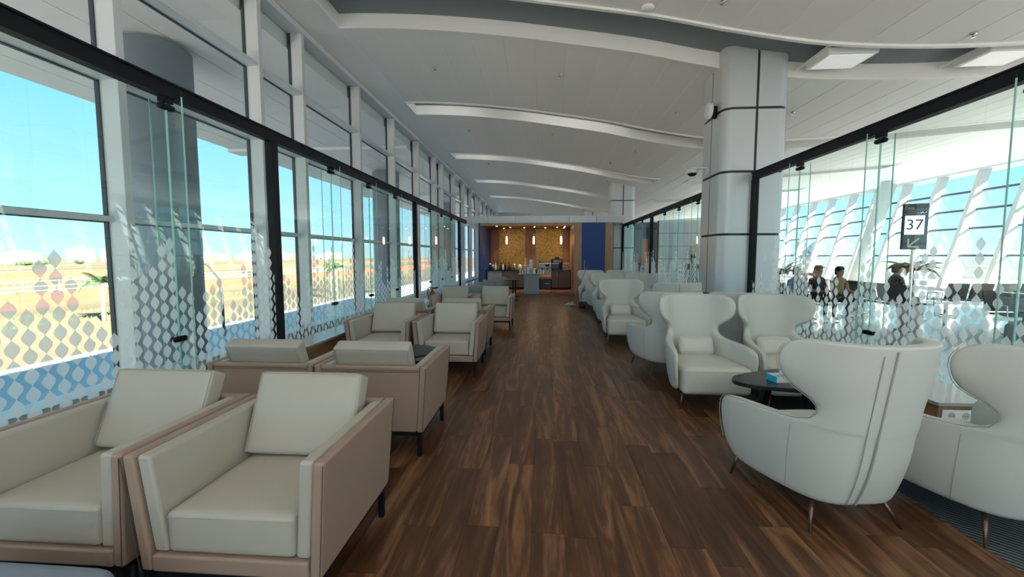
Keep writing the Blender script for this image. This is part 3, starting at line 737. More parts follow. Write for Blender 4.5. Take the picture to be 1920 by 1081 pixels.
# ================================================================== BAR
M['barwood'] = grain_mat('bar_veneer', (.20,.085,.045),(.27,.125,.065),(.33,.165,.09), rough=.45, axis=2, rnd=.08, scale=.8)
M['barlight'] = grain_mat('bar_jamb_oak', (.36,.20,.11),(.46,.27,.16),(.52,.33,.20), rough=.45, axis=2, rnd=.08, scale=.8)
M['machine'] = mat('grey_steel', (.30,.31,.32), .35, metal=.6)
M['navy'] = mat('blue_wall_panel', (.012,.055,.25), .45)
M['taupewood'] = grain_mat('cabinet_taupe', (.115,.085,.075),(.16,.12,.105),(.21,.165,.15), rough=.5, axis=2, rnd=.12)
M['stone'] = mat('grey_concrete', (.36,.40,.41), .4, var=.1, vscale=9)
M['blacktop'] = mat('black_stone', (.015,.013,.014), .15)
m = new_mat('gold_mosaic'); n = m.node_tree.nodes; l = m.node_tree.links; b = n['Principled BSDF']; M['gold'] = m
tcn = n.new('ShaderNodeTexCoord'); vo = n.new('ShaderNodeTexVoronoi'); vo.inputs['Scale'].default_value = 48
rp_ = n.new('ShaderNodeValToRGB'); rp_.color_ramp.elements[0].color = (.14,.062,.012,1); rp_.color_ramp.elements[1].color = (.62,.36,.10,1)
sp = n.new('ShaderNodeSeparateColor'); l.new(tcn.outputs['Object'], vo.inputs['Vector']); l.new(vo.outputs['Color'], sp.inputs[0]); l.new(sp.outputs[0], rp_.inputs[0]); l.new(rp_.outputs[0], b.inputs['Base Color'])
b.inputs['Metallic'].default_value = .55; b.inputs['Roughness'].default_value = .38
BY0, BY1 = 18.2, 21.6; BXL, BXR = -2.68, 1.30; BZ = 2.96
bw = MB().box(BXL-.05, 3.3, BY1, BY1+.12, 0, BZ).build('wall_back', M['barwood'], kind='structure', label='wood lined back wall of the bar niche')
for (xa, xb, mm) in ((-2.62,-2.22,'barwood'),(-2.215,-.885,'gold'),(-.88,-.375,'barwood'),(-.37,.98,'gold'),(.985,1.28,'barwood')):
    MB().box(xa, xb, BY1-.04, BY1-.002, .3, BZ-.04).build('wall_panel', M[mm], bw, label='gold mosaic panel' if mm == 'gold' else 'brown veneer panel')
bs = MB().box(BXL-.08, BXL+.0, BY0, BY1, 0, BZ).build('wall_bar', M['navy'], kind='structure', label='dark blue side wall of the bar niche')
MB().box(BXR, BXR+.32, BY0, BY0+.10, 0, BZ-.0).build('jamb', M['barlight'], bw)
MB().box(BXR, BXR+.06, BY0+.10, BY1, 0, BZ).build('side_lining', M['barwood'], bw)
MB().box(BXR+.32, BXR+1.30, BY0+.02, BY0+.10, 0, BZ).build('blue_panel', M['navy'], bw)
MB().box(BXR+1.30, BXR+1.62, BY0, BY0+.10, 0, BZ).build('jamb', M['barlight'], bw)
MB().box(BXL, BXR+.02, BY0, BY0+.10, BZ-.12, BZ).build('lintel', M['barlight'], bw)
MB().box(BXL, BXR, BY0+.1, BY1, BZ-.05, BZ).build('niche_ceiling', M['barwood'], bw)
bh = empty('trim_1', (0,0,0), kind='structure', label='pale grey panel band above the bar niche')
for k in range(6):
    xa = -3.5+1.15*k; MB().box(xa+.006, xa+1.144, BY0+.2, BY1, BZ+.002, BZ+.30).build('bulkhead_panel', M['colclad'], bh)
# downlights and pendants
M['spot'] = mat('lamp_glow', (1,.9,.7), .4, emit=(1,.78,.5), estr=25)
def downlight(x, y, k):
    t = empty('downlight', (x,y,BZ-.05), label='small glowing downlight in the wooden bar ceiling', cat='light', group='downlights in the bar ceiling')
    MB().lathe([(.045,0),(.045,-.006),(.034,-.006)], n=16).build('ring', M['steel'], t)
    MB().cyl((0,0,-.002),(0,0,-.007),.032,n=14).build('lamp', M['spot'], t)
    ld = bpy.data.lights.new('downlight_beam','SPOT'); lo = bpy.data.objects.new('downlight_beam', ld); COL.objects.link(lo); lo.parent = t
    lo.location = (0,0,-.02); ld.energy = 18; ld.color = (1,.82,.58); ld.spot_size = 1.5; ld.spot_blend = .6; ld.shadow_soft_size = .04
for k, (x, y) in enumerate([(-2.1,19.4),(-1.55,20.2),(-1.9,20.9),(-.9,20.6),(-.4,20.1),(.1,20.7),(.65,20.2),(1.0,19.9),(1.0,20.8)]): downlight(x, y, k)
M['pend'] = mat('pendant_glass', (1,.85,.6), .2, emit=(1,.72,.40), estr=6)
for x in (-1.66,-.42,.82):
    t = empty('pendant_lamp', (x,19.55,BZ-.05), label='slim glowing glass pendant lamp over the bar counter', cat='lamp', group='pendant lamps over the bar')
    MB().cyl((0,0,0),(0,0,-.34),.006,n=6).build('cord', M['black'], t); MB().cyl((0,0,-.34),(0,0,-.46),.022,n=14).build('socket', M['steel'], t)
    MB().lathe([(.020,-.46),(.032,-.50),(.038,-.72),(.030,-.80),(.005,-.815)], n=16).build('lamp_shade', M['pend'], t, smooth=True)
# back counter: each cabinet a thing, the worktop another
cabs = [(-2.62,-1.92,'stone','pale grey end cabinet under the bottles in the bar'),(-1.91,-1.22,'taupewood','taupe bar cabinet beside the pale end cabinet'),(-1.21,-.52,'taupewood','taupe bar cabinet under the cake stand'),
        (-.51,-.20,'taupewood','narrow taupe bar cabinet left of the open coffee bay'),(.42,.72,'taupewood','narrow taupe bar cabinet right of the open coffee bay'),(.73,1.27,'taupewood','wide taupe bar cabinet under the black toaster oven')]
for xa, xb, mm, lab in cabs:
    t = empty('bar_cabinet', ((xa+xb)/2, 20.0, 0), label=lab, cat='cabinet'); w = (xb-xa)/2
    MB().box(-w, w, .02, 1.5, .08, .86).build('body', M[mm], t); MB().box(-w, w, .06, 1.4, 0, .08).build('plinth', M['black'], t)
    nd = 2 if w > .3 else 1
    for d in range(nd):
        a = -w+2*w*d/nd+.004; e = -w+2*w*(d+1)/nd-.004
        dr = MB().box(a, e, 0, .02, .09, .855).build('door', M[mm], t, bevel=.002, seg=1)
        MB().box(e-.05 if d == 0 else a+.04, e-.04 if d == 0 else a+.05, -.012, 0, .62, .78).build('handle', M['steel'], dr)
MB().box(-2.66,-.20,19.97,21.5,.86,.90).build('worktop', M['blacktop'], label='black stone worktop left of the open coffee bay', cat='worktop')
MB().box(.42,1.29,19.97,21.5,.86,.90).build('worktop', M['blacktop'], label='black stone worktop under the black toaster oven', cat='worktop')
t = empty('coffee_bay', (.11,20.0,0), label='open bay with glowing orange wooden drawer between bar cabinets', cat='cabinet')
M['orange'] = mat('orange_wood', (.55,.22,.06), .4)
MB().box(-.30,.30,.05,1.4,.56,.62).build('shelf', M['orange'], t); MB().box(-.30,.30,.0,.04,.50,.60).build('drawer', M['orange'], t); MB().cyl((.12,-.02,.55),(.12,0,.55),.015,n=10).build('knob', M['steel'], t)
MB().box(-.305,.305,1.40,1.44,0,.86).build('back_panel', M['taupewood'], t)
t = empty('mini_fridge', (.11,20.05,0), label='black mini fridge under the orange drawer', cat='fridge')
MB().box(-.28,.28,.03,.6,.02,.48).build('body', M['black'], t, bevel=.01); d = MB().box(-.28,.28,0,.028,.02,.48).build('door', M['blacktop'], t, bevel=.008); MB().box(.0,.16,-.015,0,.26,.28).build('handle', M['steel'], d)
t = empty('coffee_machine', (.10,20.3,.62), label='wide silver coffee machine in the open bar bay', cat='coffee machine')
MB().box(-.42+.12,.30,0,.5,0,.36).build('lower_body', M['machine'], t, bevel=.01); MB().box(-.30,.30,-.04,.5,.36,.62).build('upper_body', M['machine'], t, bevel=.02)
MB().box(-.30,.30,.02,.48,.62,.66).build('cup_tray', M['black'], t)
for x in (-.12,.12): MB().cyl((x,-.02,.30),(x,-.02,.37),.03,n=12).build('group_head', M['black'], t); 
MB().box(.02,.20,-.045,-.04,.44,.54).build('display', M['black'], t)
t = empty('toaster_oven', (.66,20.35,.90), label='black toaster oven on the bar worktop', cat='oven')
MB().box(-.26,.26,0,.45,.02,.52).build('body', M['black'], t, bevel=.015); MB().box(-.22,.10,-.012,0,.06,.30).build('door', M['blacktop'], t); MB().box(-.22,.10,-.035,-.012,.30,.32).build('handle', M['steel'], t)
MB().box(-.18,.22,-.008,0,.36,.47).build('window', mat('oven_glass',(.10,.12,.15),.1), t); MB().box(-.1,.12,.1,.35,.52,.60).build('top_tray', M['black'], t)
for x in (-.2,.2): MB().cyl((x,.1,0),(x,.1,.02),.02,n=8).build('foot', M['black'], t)
t = empty('small_plant', (.36,20.95,.90), label='small dark potted sprig behind the coffee machine', cat='plant')
M['leaf'] = mat('leaf_green', (.04,.075,.022), .6); M['leaf2'] = mat('leaf_pale', (.13,.155,.055), .6)
MB().lathe([(.04,0),(.055,.16),(.045,.16)], n=14).build('pot', M['black'], t)
for k in range(9):
    a = k*2.4; MB().hexa(*[[(math.cos(a)*q-.012, math.sin(a)*q, z),(math.cos(a)*q+.012, math.sin(a)*q, z),(math.cos(a)*q+.012, math.sin(a)*q+.003, z),(math.cos(a)*q-.012, math.sin(a)*q+.003, z)] for q, z in ((.01,.16),(.10,.30+.02*(k%4)))]).build('leaf', M['leaf'], t)
M['ceramic'] = mat('white_ceramic', (.82,.82,.80), .25)
t = empty('cup_rack', (1.10,20.35,.90), label='metal rack of white cups beside the oak jamb', cat='cup rack')
for x in (-.12,.12): MB().cyl((x,0,0),(x,0,.36),.006,n=6).build('post', M['steel'], t)
for k in range(3):
    MB().box(-.13,.13,-.10,.10,.02+.13*k,.026+.13*k).build('shelf', M['steel'], t)
    for j in range(3):
        MB().lathe([(.025,0),(.035,.06),(.03,.06),(.02,.01)], (-.085+.085*j,0,.026+.13*k), 12).build('cup', M['ceramic'], t)
# bottles, jars and pots on the worktop: (x, kind, height, radius, colour, label)
def bottle(x, y, h, r, mm, lab, cat='bottle', kind=0):
    t = empty(cat.replace(' ','_'), (x,y,.90), label=lab, cat=cat)
    if kind == 0:
        MB().lathe([(r*.9,0),(r,.01),(r,h*.55),(r*.35,h*.72),(r*.32,h*.93)], n=14).build('body', M[mm], t, smooth=True); MB().lathe([(r*.38,h*.93),(r*.38,h)], n=12).build('cap', M['black'] if mm != 'black' else M['steel'], t)
    else:
        MB().lathe([(r*.8,0),(r,.02),(r,h*.8),(r*.85,h*.86)], n=16).build('body', M[mm], t, smooth=True); MB().lathe([(r*.9,h*.86),(r*.9,h*.94),(r*.2,h),(r*.1,h*1.05)], n=14).build('lid', M['steel'] if mm == 'black' else M['white'], t)
M['gglass'] = mat('green_bottle', (.10,.25,.12), .12); M['amber'] = mat('amber_bottle', (.25,.09,.02), .12); M['copper'] = mat('copper', (.55,.22,.13), .3, metal=.8); M['dkglass'] = mat('dark_bottle', (.02,.02,.03), .1)
for a in [(-2.52,.30,.06,'dkglass','squat dark jar at the blue wall end of the bar','jar',1),(-2.40,.24,.055,'steel','steel canister next to the squat dark jar','canister',1),(-2.25,.36,.045,'white','tall white bottle at the left of the bar worktop','bottle',0),
  (-2.12,.28,.045,'gglass','green glass bottle beside the tall white bottle','bottle',0),(-2.02,.33,.05,'dkglass','dark bottle beside the green bottle','bottle',0),(-1.90,.30,.045,'white','white bottle between two dark bottles','bottle',0),(-1.80,.36,.05,'dkglass','tallest dark bottle in the middle of the bottle row','bottle',0),
  (-1.70,.32,.05,'amber','amber bottle in the middle of the bottle row','bottle',0),(-1.60,.35,.05,'dkglass','dark bottle right of the amber bottle','bottle',0),(-1.50,.29,.05,'amber','short amber bottle at the end of the bottle row','bottle',0),(-1.36,.27,.055,'steel','steel coffee flask at the end of the bottle row','flask',1),
  (-1.10,.26,.08,'ceramic','wide white ceramic pot on the bar worktop','pot',1),(-.60,.24,.085,'copper','round copper kettle beside the cake stand','kettle',1)]:
    bottle(a[0], 20.25+.12*((hash(a[4]) if False else len(a[4])) % 3), *a[1:])
t = empty('cake_stand', (-.84,20.3,.90), label='two tier white cake stand on the bar worktop', cat='cake stand')
MB().lathe([(.09,0),(.09,.015),(.018,.03),(.018,.20)], n=18).build('stem', M['ceramic'], t); MB().lathe([(.15,.20),(.16,.215),(.15,.21)], n=22).build('plate', M['ceramic'], t)
MB().cyl((0,0,.21),(0,0,.52),.014,n=10).build('upper_stem', M['ceramic'], t); MB().lathe([(.05,.52),(.055,.53),(.01,.55)], n=14).build('finial', M['ceramic'], t)
# island
t = empty('bar_island', (-.46,17.72,0), label='grey concrete island pedestal with thin round edged top', cat='counter')
MB().box(-.31,.31,-.24,.24,0,.80).build('pedestal', M['stone'], t, bevel=.004)
pts = []
for i in range(40):
    a = 2*PI*i/40; pts.append((.56*math.copysign(abs(math.cos(a))**.5, math.cos(a)), .36*math.copysign(abs(math.sin(a))**.5, math.sin(a))))
MB().prism(pts, .80, .83).build('island_top', M['ledge_top'], t, bevel=.004)
t = empty('white_jug', (-.60,17.62,.83), label='white jug holding wooden spatulas on the island', cat='jug'); MB().lathe([(.07,0),(.075,.02),(.065,.25),(.075,.27),(.06,.26),(.05,.02)], n=18).build('jug_body', M['ceramic'], t, smooth=True)
sp_ = empty('wooden_spoon', (-.60,17.62,.86), label='wooden spatula standing in the white jug on the island', cat='spoon'); MB().tube([(0,0,.0),(-.10,0,.50)], .010, 8).build('handle', M['ash'], sp_); MB().rbox(.03,.008,.075,.008,(-.115,0,.55),n=6).build('blade', M['ash'], sp_, smooth=True)
t = empty('white_jug', (-.36,17.62,.83), label='white jug holding a wooden ladle on the island', cat='jug'); MB().lathe([(.075,0),(.08,.02),(.065,.22),(.07,.24),(.06,.23),(.05,.02)], n=18).build('jug_body', M['ceramic'], t, smooth=True)
sp_ = empty('wooden_spoon', (-.36,17.62,.86), label='wooden ladle with round bowl standing in the white jug', cat='spoon'); MB().tube([(0,0,.0),(.12,0,.62)], .010, 8).build('handle', M['ash'], sp_); MB().rbox(.06,.02,.07,.02,(.14,0,.67),n=8).build('bowl', M['ash'], sp_, smooth=True)
t = empty('cup_dispenser', (-.485,17.72,.83), label='tall white paper cup dispenser between the jugs', cat='dispenser'); MB().lathe([(.07,0),(.07,.55),(.06,.58),(.01,.59)], n=18).build('tube', M['ceramic'], t, smooth=True); MB().lathe([(.073,.08),(.073,.14)], n=18).build('band', M['steel'], t)
cup = MB(); cup.lathe([(.045,0),(.035,.07),(.025,.075)], n=12); cup = cup.mesh('cup', M['ceramic'], True)
for side in (-1,1):
    for i in range(3):
        for j in range(2):
            for lv in range(2):
                inst('cup', cup, None, (-.46+side*(.27+.10*i), 17.60+.12*j, .83+.08*lv), label='white cup turned upside down in a stack on the %s side of the island' % ('blue wall' if side < 0 else 'oven'), cat='cup', group='upturned cups on the island')

# ================================================================== fixtures on the near column
M['camw'] = mat('camera_white', (.78,.78,.78), .4)
def cctv(x, y, z, sx, label):
    t = empty('security_camera', (x,y,z), label=label, cat='camera')
    MB().box(-.015,.015,-.06,.06,-.07,.09).build('wall_plate', M['camw'], t, bevel=.005); MB().box(min(0,sx*.30),max(0,sx*.30),-.035,.035,.05,.085).build('arm', M['camw'], t, bevel=.006)
    MB().lathe([(.03,.05),(.10,.04),(.105,-.02),(.095,-.035)], (sx*.28,0,0), 22).build('housing', M['camw'], t, smooth=True)
    MB().lathe([(.085,-.035),(.075,-.065),(.045,-.085),(.01,-.09)], (sx*.28,0,0), 18).build('dome', M['black'], t, smooth=True)
cctv(CX-.585, 8.85, 3.22, -1, 'white dome security camera on the lounge side of the near column')
cctv(CX+.585, 8.75, 3.36, 1, 'white dome security camera on the concourse side of the near column')
t = empty('wall_speaker', (CX-.57, 8.5, 4.27), label='round white speaker on a black bracket on the near column', cat='speaker')
MB().box(-.10,.0,-.04,.04,-.14,.08).build('bracket', M['black'], t, bevel=.01)
R = Matrix.Rotation(math.radians(90),4,'Y'); sp_ = MB(); sp_.lathe([(.12,0),(.15,.01),(.16,.04),(.15,.075),(.10,.09),(.01,.095)], n=28); sp_.v = [tuple(Vector((-.10,0,0))+Vector((-v[2],v[1],v[0]))) for v in sp_.v]; sp_.build('speaker_body', M['camw'], t, smooth=True)

# ================================================================== CONCOURSE
def text_mesh(s, size, name, m, parent, loc, rot=(PI/2,0,0), align='CENTER'):
    c = bpy.data.curves.new(name,'FONT'); c.body = s; c.size = size; c.align_x = align; c.align_y = 'CENTER'; c.extrude = .001
    o = bpy.data.objects.new(name, c); COL.objects.link(o); dg = bpy.context.evaluated_depsgraph_get(); dg.update()
    me = bpy.data.meshes.new_from_object(o.evaluated_get(dg)); bpy.data.objects.remove(o, do_unlink=True)
    me.materials.clear(); me.materials.append(m); return inst(name, me, parent, loc, rot)
M['signdk'] = mat('sign_charcoal', (.030,.045,.055), .25); M['signlt'] = mat('sign_grey_blue', (.12,.17,.20), .3); M['signw'] = mat('sign_white', (.85,.85,.9), .4, emit=(.85,.88,1), estr=.25)
M['yellow'] = mat('sign_yellow', (.75,.5,.05), .4); M['txt'] = mat('sign_text_dark', (.02,.025,.035), .5); M['arrow'] = mat('sign_arrow_cream', (.8,.76,.6), .4)
t = empty('gate_sign', (7.68,9.5,0), math.radians(-14), label='tall dark gate sign reading 37 with a down left arrow on a pole', cat='sign')
MB().cyl((0,0,.03),(0,0,1.75),.03,n=14).build('pole', M['steel'], t); MB().lathe([(.24,0),(.24,.02),(.04,.03)], n=28).build('base', M['steel'], t)
bd = MB().box(-.205,.205,-.04,.04,1.69,2.63).build('board', M['signdk'], t, bevel=.004)
MB().box(.0,.206,-.0415,-.040,1.70,2.62).build('board_light_half', M['signlt'], bd)
MB().box(-.0,.204,-.043,-.041,2.42,2.48).build('text_band', M['signdk'], bd)
pw = MB().rbox(.165,.003,.195,.003,(-.02,-.0455,2.19),n=4); pw.build('number_plate', M['signw'], t)
text_mesh('37', .30, 'number', M['txt'], t, (-.02,-.050,2.19)); text_mesh('Gate', .085, 'gate_word', M['yellow'], t, (-.115,-.043,2.54)); text_mesh('بوابة', .05, 'arabic_word', M['signw'], t, (.10,-.0445,2.45))
ar = MB()
def bar2(p, q, w):
    p = Vector(p); q = Vector(q); d = (q-p).normalized(); nn = Vector((-d.y,d.x))*w/2
    ar.prism([tuple(p+nn),tuple(p-nn),tuple(q-nn),tuple(q+nn)], 0, .003)
bar2((.09,.09),(-.075,-.075),.032); bar2((-.085,-.085),(-.085,.08),.03); bar2((-.085,-.085),(.08,-.085),.03)
ar.build('arrow', M['arrow'], t, loc=(-.02,-.043,1.83)).rotation_euler = (PI/2,0,0)

# palm plants
def frond(mb, L, a, up, droop, w=.035, n=9, base=(0,0,0)):
    pts = []
    for i in range(n+1):
        s = i/n; r = L*s*(1-.25*droop*s); z = up*L*s-droop*L*s*s; pts.append(Vector((base[0]+r*math.cos(a), base[1]+r*math.sin(a), base[2]+z)))
    side = Vector((-math.sin(a), math.cos(a), 0))
    mb.tube(pts, [.008*(1-.8*i/n)*max(1,L) for i in range(n+1)], 4)
    for i in range(1, n+1):
        for k in (0,.5):
            p = pts[i-1].lerp(pts[i], k); d = (pts[i]-pts[i-1]).normalized(); s = (i-1+k)/n; ll = L*.34*math.sin(PI*min(1,.15+.85*s))**.7*(1-.35*s)
            for sg in (-1,1):
                tip = p+(side*sg*.8+d*.75+Vector((0,0,-.25)))*ll
                mb.add([p-d*w*.4, p+d*w*.6, tip], [(0,1,2)])
def palm(name, loc, h, L, nf, label, trunk=None, pot=True, cat='palm', mm='leaf', group=None, seed=1):
    rr = random.Random(seed); t = empty(name, loc, label=label, cat=cat, group=group); z0 = 0
    if pot: MB().lathe([(.17,0),(.24,.42),(.25,.45),(.22,.45),(.2,.40),(.02,.38)], n=22).build('pot', M['white'], t, smooth=True); z0 = .38
    tr = MB(); tr.tube([(0,0,z0),(.02,0,z0+h*.5),(.0,.01,z0+h)], [trunk*1.2,trunk,trunk*.9] if trunk else .03, 8); tr.build('trunk', M['pole'], t, smooth=True)
    for k in range(nf):
        m_ = MB(); frond(m_, L*rr.uniform(.8,1.1), k*2.399+rr.random()*.3, rr.uniform(.35,1.1), rr.uniform(.4,.95), w=.06*L, base=(0,0,z0+h)); m_.build('frond', M[mm if k % 3 else 'leaf2'], t)
palm('potted_palm', (8.12,10.0,0), .85, .62, 13, 'potted palm with arching fronds beside the gate sign', seed=2)
palm('potted_palm', (5.35,10.1,0), .75, .55, 12, 'tall potted palm just past the near column', seed=5)
palm('potted_palm', (7.6,12.9,0), .62, .55, 11, 'potted palm behind the row of seated travellers', seed=8)

# beam seating
M['mesh'] = mat('black_seat_mesh', (.02,.022,.025), .45)
def beam_bench(loc, rz, nseat, label):
    t = empty('beam_bench', loc, rz, label=label, cat='bench', group='beam benches in the concourse'); Wd = .58
    L = nseat*Wd
    MB().box(-L/2,L/2,-.04,.04,.30,.36).build('beam', M['steel'], t)
    for x in (-L/2+.3, L/2-.3): MB().box(x-.03,x+.03,-.03,.03,.03,.30).build('leg', M['steel'], t); MB().box(x-.03,x+.03,-.30,.30,0,.03).build('foot', M['steel'], t)
    for k in range(nseat):
        x = -L/2+Wd*(k+.5)
        s_ = MB().rbox(.26,.23,.022,.02,(x,-.02,.42),n=6).build('seat', M['mesh'], t, smooth=True)
        R = Matrix.Rotation(math.radians(-14),4,'X'); MB().rbox(.26,.018,.21,.016,(x,.27,.66),n=6,rot=R).build('backrest', M['mesh'], t, smooth=True)
        MB().box(x-.02,x+.02,.0,.25,.38,.40).build('bracket', M['steel'], t)
    for k in range(nseat+1):
        x = -L/2+Wd*k; MB().tube([(x,.20,.36),(x,.22,.60),(x,-.20,.60),(x,-.22,.38)], .013, 6).build('armrest', M['steel'], t)
    return t
beam_bench((8.95,11.75,0), PI/2-.05, 4, 'black beam bench with the traveller in a patterned shirt')
beam_bench((11.4,11.9,0), PI, 4, 'empty black beam bench behind the gate sign')
beam_bench((6.93,11.3,0), .15, 4, 'black beam bench with three travellers')
beam_bench((9.95,8.9,0), 0, 4, 'black beam bench loaded with bags')
# bags
def bag(loc, rz, mm, lab, s=1):
    t = empty('travel_bag', loc, rz, label=lab, cat='bag'); MB().rbox(.28*s,.16*s,.19*s,.08*s,(0,0,.19*s),n=8,crown=(.01,.02,.02)).build('bag_body', M[mm], t, smooth=True)
    MB().tube([(-.12*s,0,.36*s),(-.08*s,0,.50*s),(.08*s,0,.50*s),(.12*s,0,.36*s)], .014, 6).build('handle', M['black'], t); MB().box(-.2*s,.2*s,-.175*s,-.165*s,.08*s,.22*s).build('pocket', M['black'], t)
M['bagblue'] = mat('blue_canvas', (.12,.18,.26), .8); M['baggrey'] = mat('grey_canvas', (.22,.22,.24), .8)
bag((9.40,8.86,.445),.2,'bagblue','blue grey travel bag on the loaded bench'); bag((10.25,8.88,.445),-.1,'baggrey','dark grey travel bag on the loaded bench'); bag((8.3,7.9,0),.5,'baggrey','grey travel bag on the floor near the lounge glass',1.1)

# ------------------------------------------------------------------ people
SKINS = {'skin': mat('skin', (.45,.26,.17), .55)}
def person(name, loc, rz, label, pose, shirt, legs, hair, scale=1, shorts=False, bare_arm=True):
    t = empty(name, loc, rz, label=label, cat='person'); t.scale = (scale,)*3
    V = []; E = []; R = []; T = []
    def v(p, r, tagm, par=None):
        V.append(p); R.append(r); T.append(tagm); i = len(V)-1
        if par is not None: E.append((par, i))
        return i
    sit = pose == 'sit'; pz = .53 if sit else .92
    pel = v((0,0,pz),(.155,.12),'l'); sp1 = v((0,.03,pz+.18),(.145,.11),'s',pel); ch = v((0,.03,pz+.36),(.165,.12),'s',sp1); ub = v((0,.02,pz+.46),(.12,.09),'s',ch)
    nk = v((0,0,pz+.56),(.052,.055),'k',ub); hd = v((0,-.03,pz+.66),(.075,.09),'k',nk); ht = v((0,-.025,pz+.77),(.07,.085),'k',hd); v((0,-.125,pz+.665),(.014,.014),'k',hd)
    for s in (-1,1):
        sh = v((s*.185,.02,pz+.46),(.062,.062),'s',ub)
        if sit: el = v((s*.235,-.03,pz+.20),(.046,.046),'k' if bare_arm else 's',sh); wr = v((s*.13,-.24,pz+.17),(.030,.030),'k',el); hx, hy, hz, dy, dz = s*.11,-.31,pz+.18,-.03,.01
        else: el = v((s*.235,.04,pz+.19),(.045,.045),'k' if bare_arm else 's',sh); wr = v((s*.225,-.04,pz-.05),(.029,.029),'k',el); hx, hy, hz, dy, dz = s*.22,-.06,pz-.13,-.005,-.035
        pm = v((hx,hy,hz),(.036,.022),'k',wr)
        for q in range(4):
            fx = (q-1.5)*.019; f1 = v((hx+fx,hy+dy*1.2,hz+dz*1.2),(.0095,.0095),'k',pm); v((hx+fx,hy+dy*2.2,hz+dz*2.2-.012),(.008,.008),'k',f1)
        th = v((hx-s*.035,hy+dy*.4,hz+dz*.4),(.011,.011),'k',pm); v((hx-s*.045,hy+dy*1.2,hz+dz*1.1),(.009,.009),'k',th)
        hp = v((s*.09,-.02,pz-.03),(.095,.095),'l',pel)
        if sit: kn = v((s*.12,-.43,.50),(.062,.062),'l',hp); cf = v((s*.12,-.42,.33),(.052,.055),'k' if shorts else 'l',kn); an = v((s*.12,-.42,.09),(.036,.036),'k' if shorts else 'l',cf); hl=(s*.12,-.42)
        else: kn = v((s*.095,-.02,.49),(.062,.064),'l',hp); cf = v((s*.095,.01,.33),(.054,.056),'l',kn); an = v((s*.095,.02,.09),(.038,.04),'l',cf); hl=(s*.095,.02)
        he = v((hl[0],hl[1]-.02,.045),(.042,.04),'f',an); v((hl[0]+s*.015,hl[1]-.17,.03),(.038,.026),'f',he)
    me = bpy.data.meshes.new('body'); me.from_pydata(V, E, []); o = bpy.data.objects.new('body', me); COL.objects.link(o)
    sk = o.modifiers.new('skin','SKIN'); sk.use_smooth_shade = True; o.modifiers.new('sub','SUBSURF').levels = 1
    for i, d in enumerate(me.skin_vertices[0].data): d.radius = R[i]; d.use_root = (i == 0)
    dg = bpy.context.evaluated_depsgraph_get(); dg.update(); em = bpy.data.meshes.new_from_object(o.evaluated_get(dg)); bpy.data.objects.remove(o, do_unlink=True)
    mats = {'s':shirt,'l':legs,'k':SKINS['skin'],'f':M['white']}; keys = list(mats); em.materials.clear()
    for k in keys: em.materials.append(mats[k])
    for p in em.polygons:
        c = p.center; i = min(range(len(V)), key=lambda q: (V[q][0]-c[0])**2+(V[q][1]-c[1])**2+(V[q][2]-c[2])**2-.6*R[q][0]**2); p.material_index = keys.index(T[i]); p.use_smooth = True
    inst('body', em, t)
    h = MB(); h.rbox(.083,.098,.075,.07,(0,.0,pz+.765),n=8); h.rbox(.08,.05,.10,.045,(0,.05,pz+.70),n=8); h.build('hair', hair, t, smooth=True)
    for s in (-1,1): MB().rbox(.012,.006,.007,.006,(s*.03,-.117,pz+.695),n=4).build('eye', M['txt'], t); MB().rbox(.012,.02,.03,.012,(s*.083,-.02,pz+.68),n=4).build('ear', SKINS['skin'], t)
    MB().rbox(.026,.006,.006,.005,(0,-.108,pz+.625),n=4).build('mouth', mat('lips',(.30,.12,.10),.5), t)
    return t
blk = mat('black_cloth',(.02,.02,.025),.85); gry = mat('grey_cloth',(.16,.17,.18),.85); blu = mat('blue_cloth',(.06,.13,.30),.85); tan = mat('striped_tan_cloth',(.36,.25,.12),.85); khk = mat('khaki_cloth',(.40,.38,.32),.85)
hb = mat('dark_hair',(.02,.014,.010),.7); hg = mat('brown_hair',(.16,.09,.05),.7); pat = new_mat('patterned_cloth'); nn_ = pat.node_tree.nodes; vv = nn_.new('ShaderNodeTexVoronoi'); vv.inputs['Scale'].default_value = 14; rr_ = nn_.new('ShaderNodeValToRGB')
rr_.color_ramp.elements[0].position = .28; rr_.color_ramp.elements[0].color = (.16,.18,.19,1); rr_.color_ramp.elements[1].position = .36; rr_.color_ramp.elements[1].color = (.012,.012,.016,1)
pat.node_tree.links.new(vv.outputs['Distance'], rr_.inputs[0]); pat.node_tree.links.new(rr_.outputs[0], nn_['Principled BSDF'].inputs['Base Color'])
person('person', (8.93,11.46,0), PI/2-.05, 'person in a black patterned shirt and shorts seated by the gate sign', 'sit', pat, khk, hg, 1.0, shorts=True)
person('person', (6.37,11.21,0), .15, 'seated person in a blue top on the concourse bench', 'sit', blu, blk, hb, .95)
person('person', (6.93,11.29,0), .15, 'seated person in a black top between two others on the concourse bench', 'sit', blk, blk, hg, .97)
person('person', (7.50,11.38,0), .15, 'seated person in a tan striped top on the concourse bench', 'sit', tan, blk, hb, .95)
person('person', (4.40,12.9,0), -.5, 'person in dark grey standing behind the glass past the near column', 'stand', gry, blk, hb, .92, bare_arm=False)

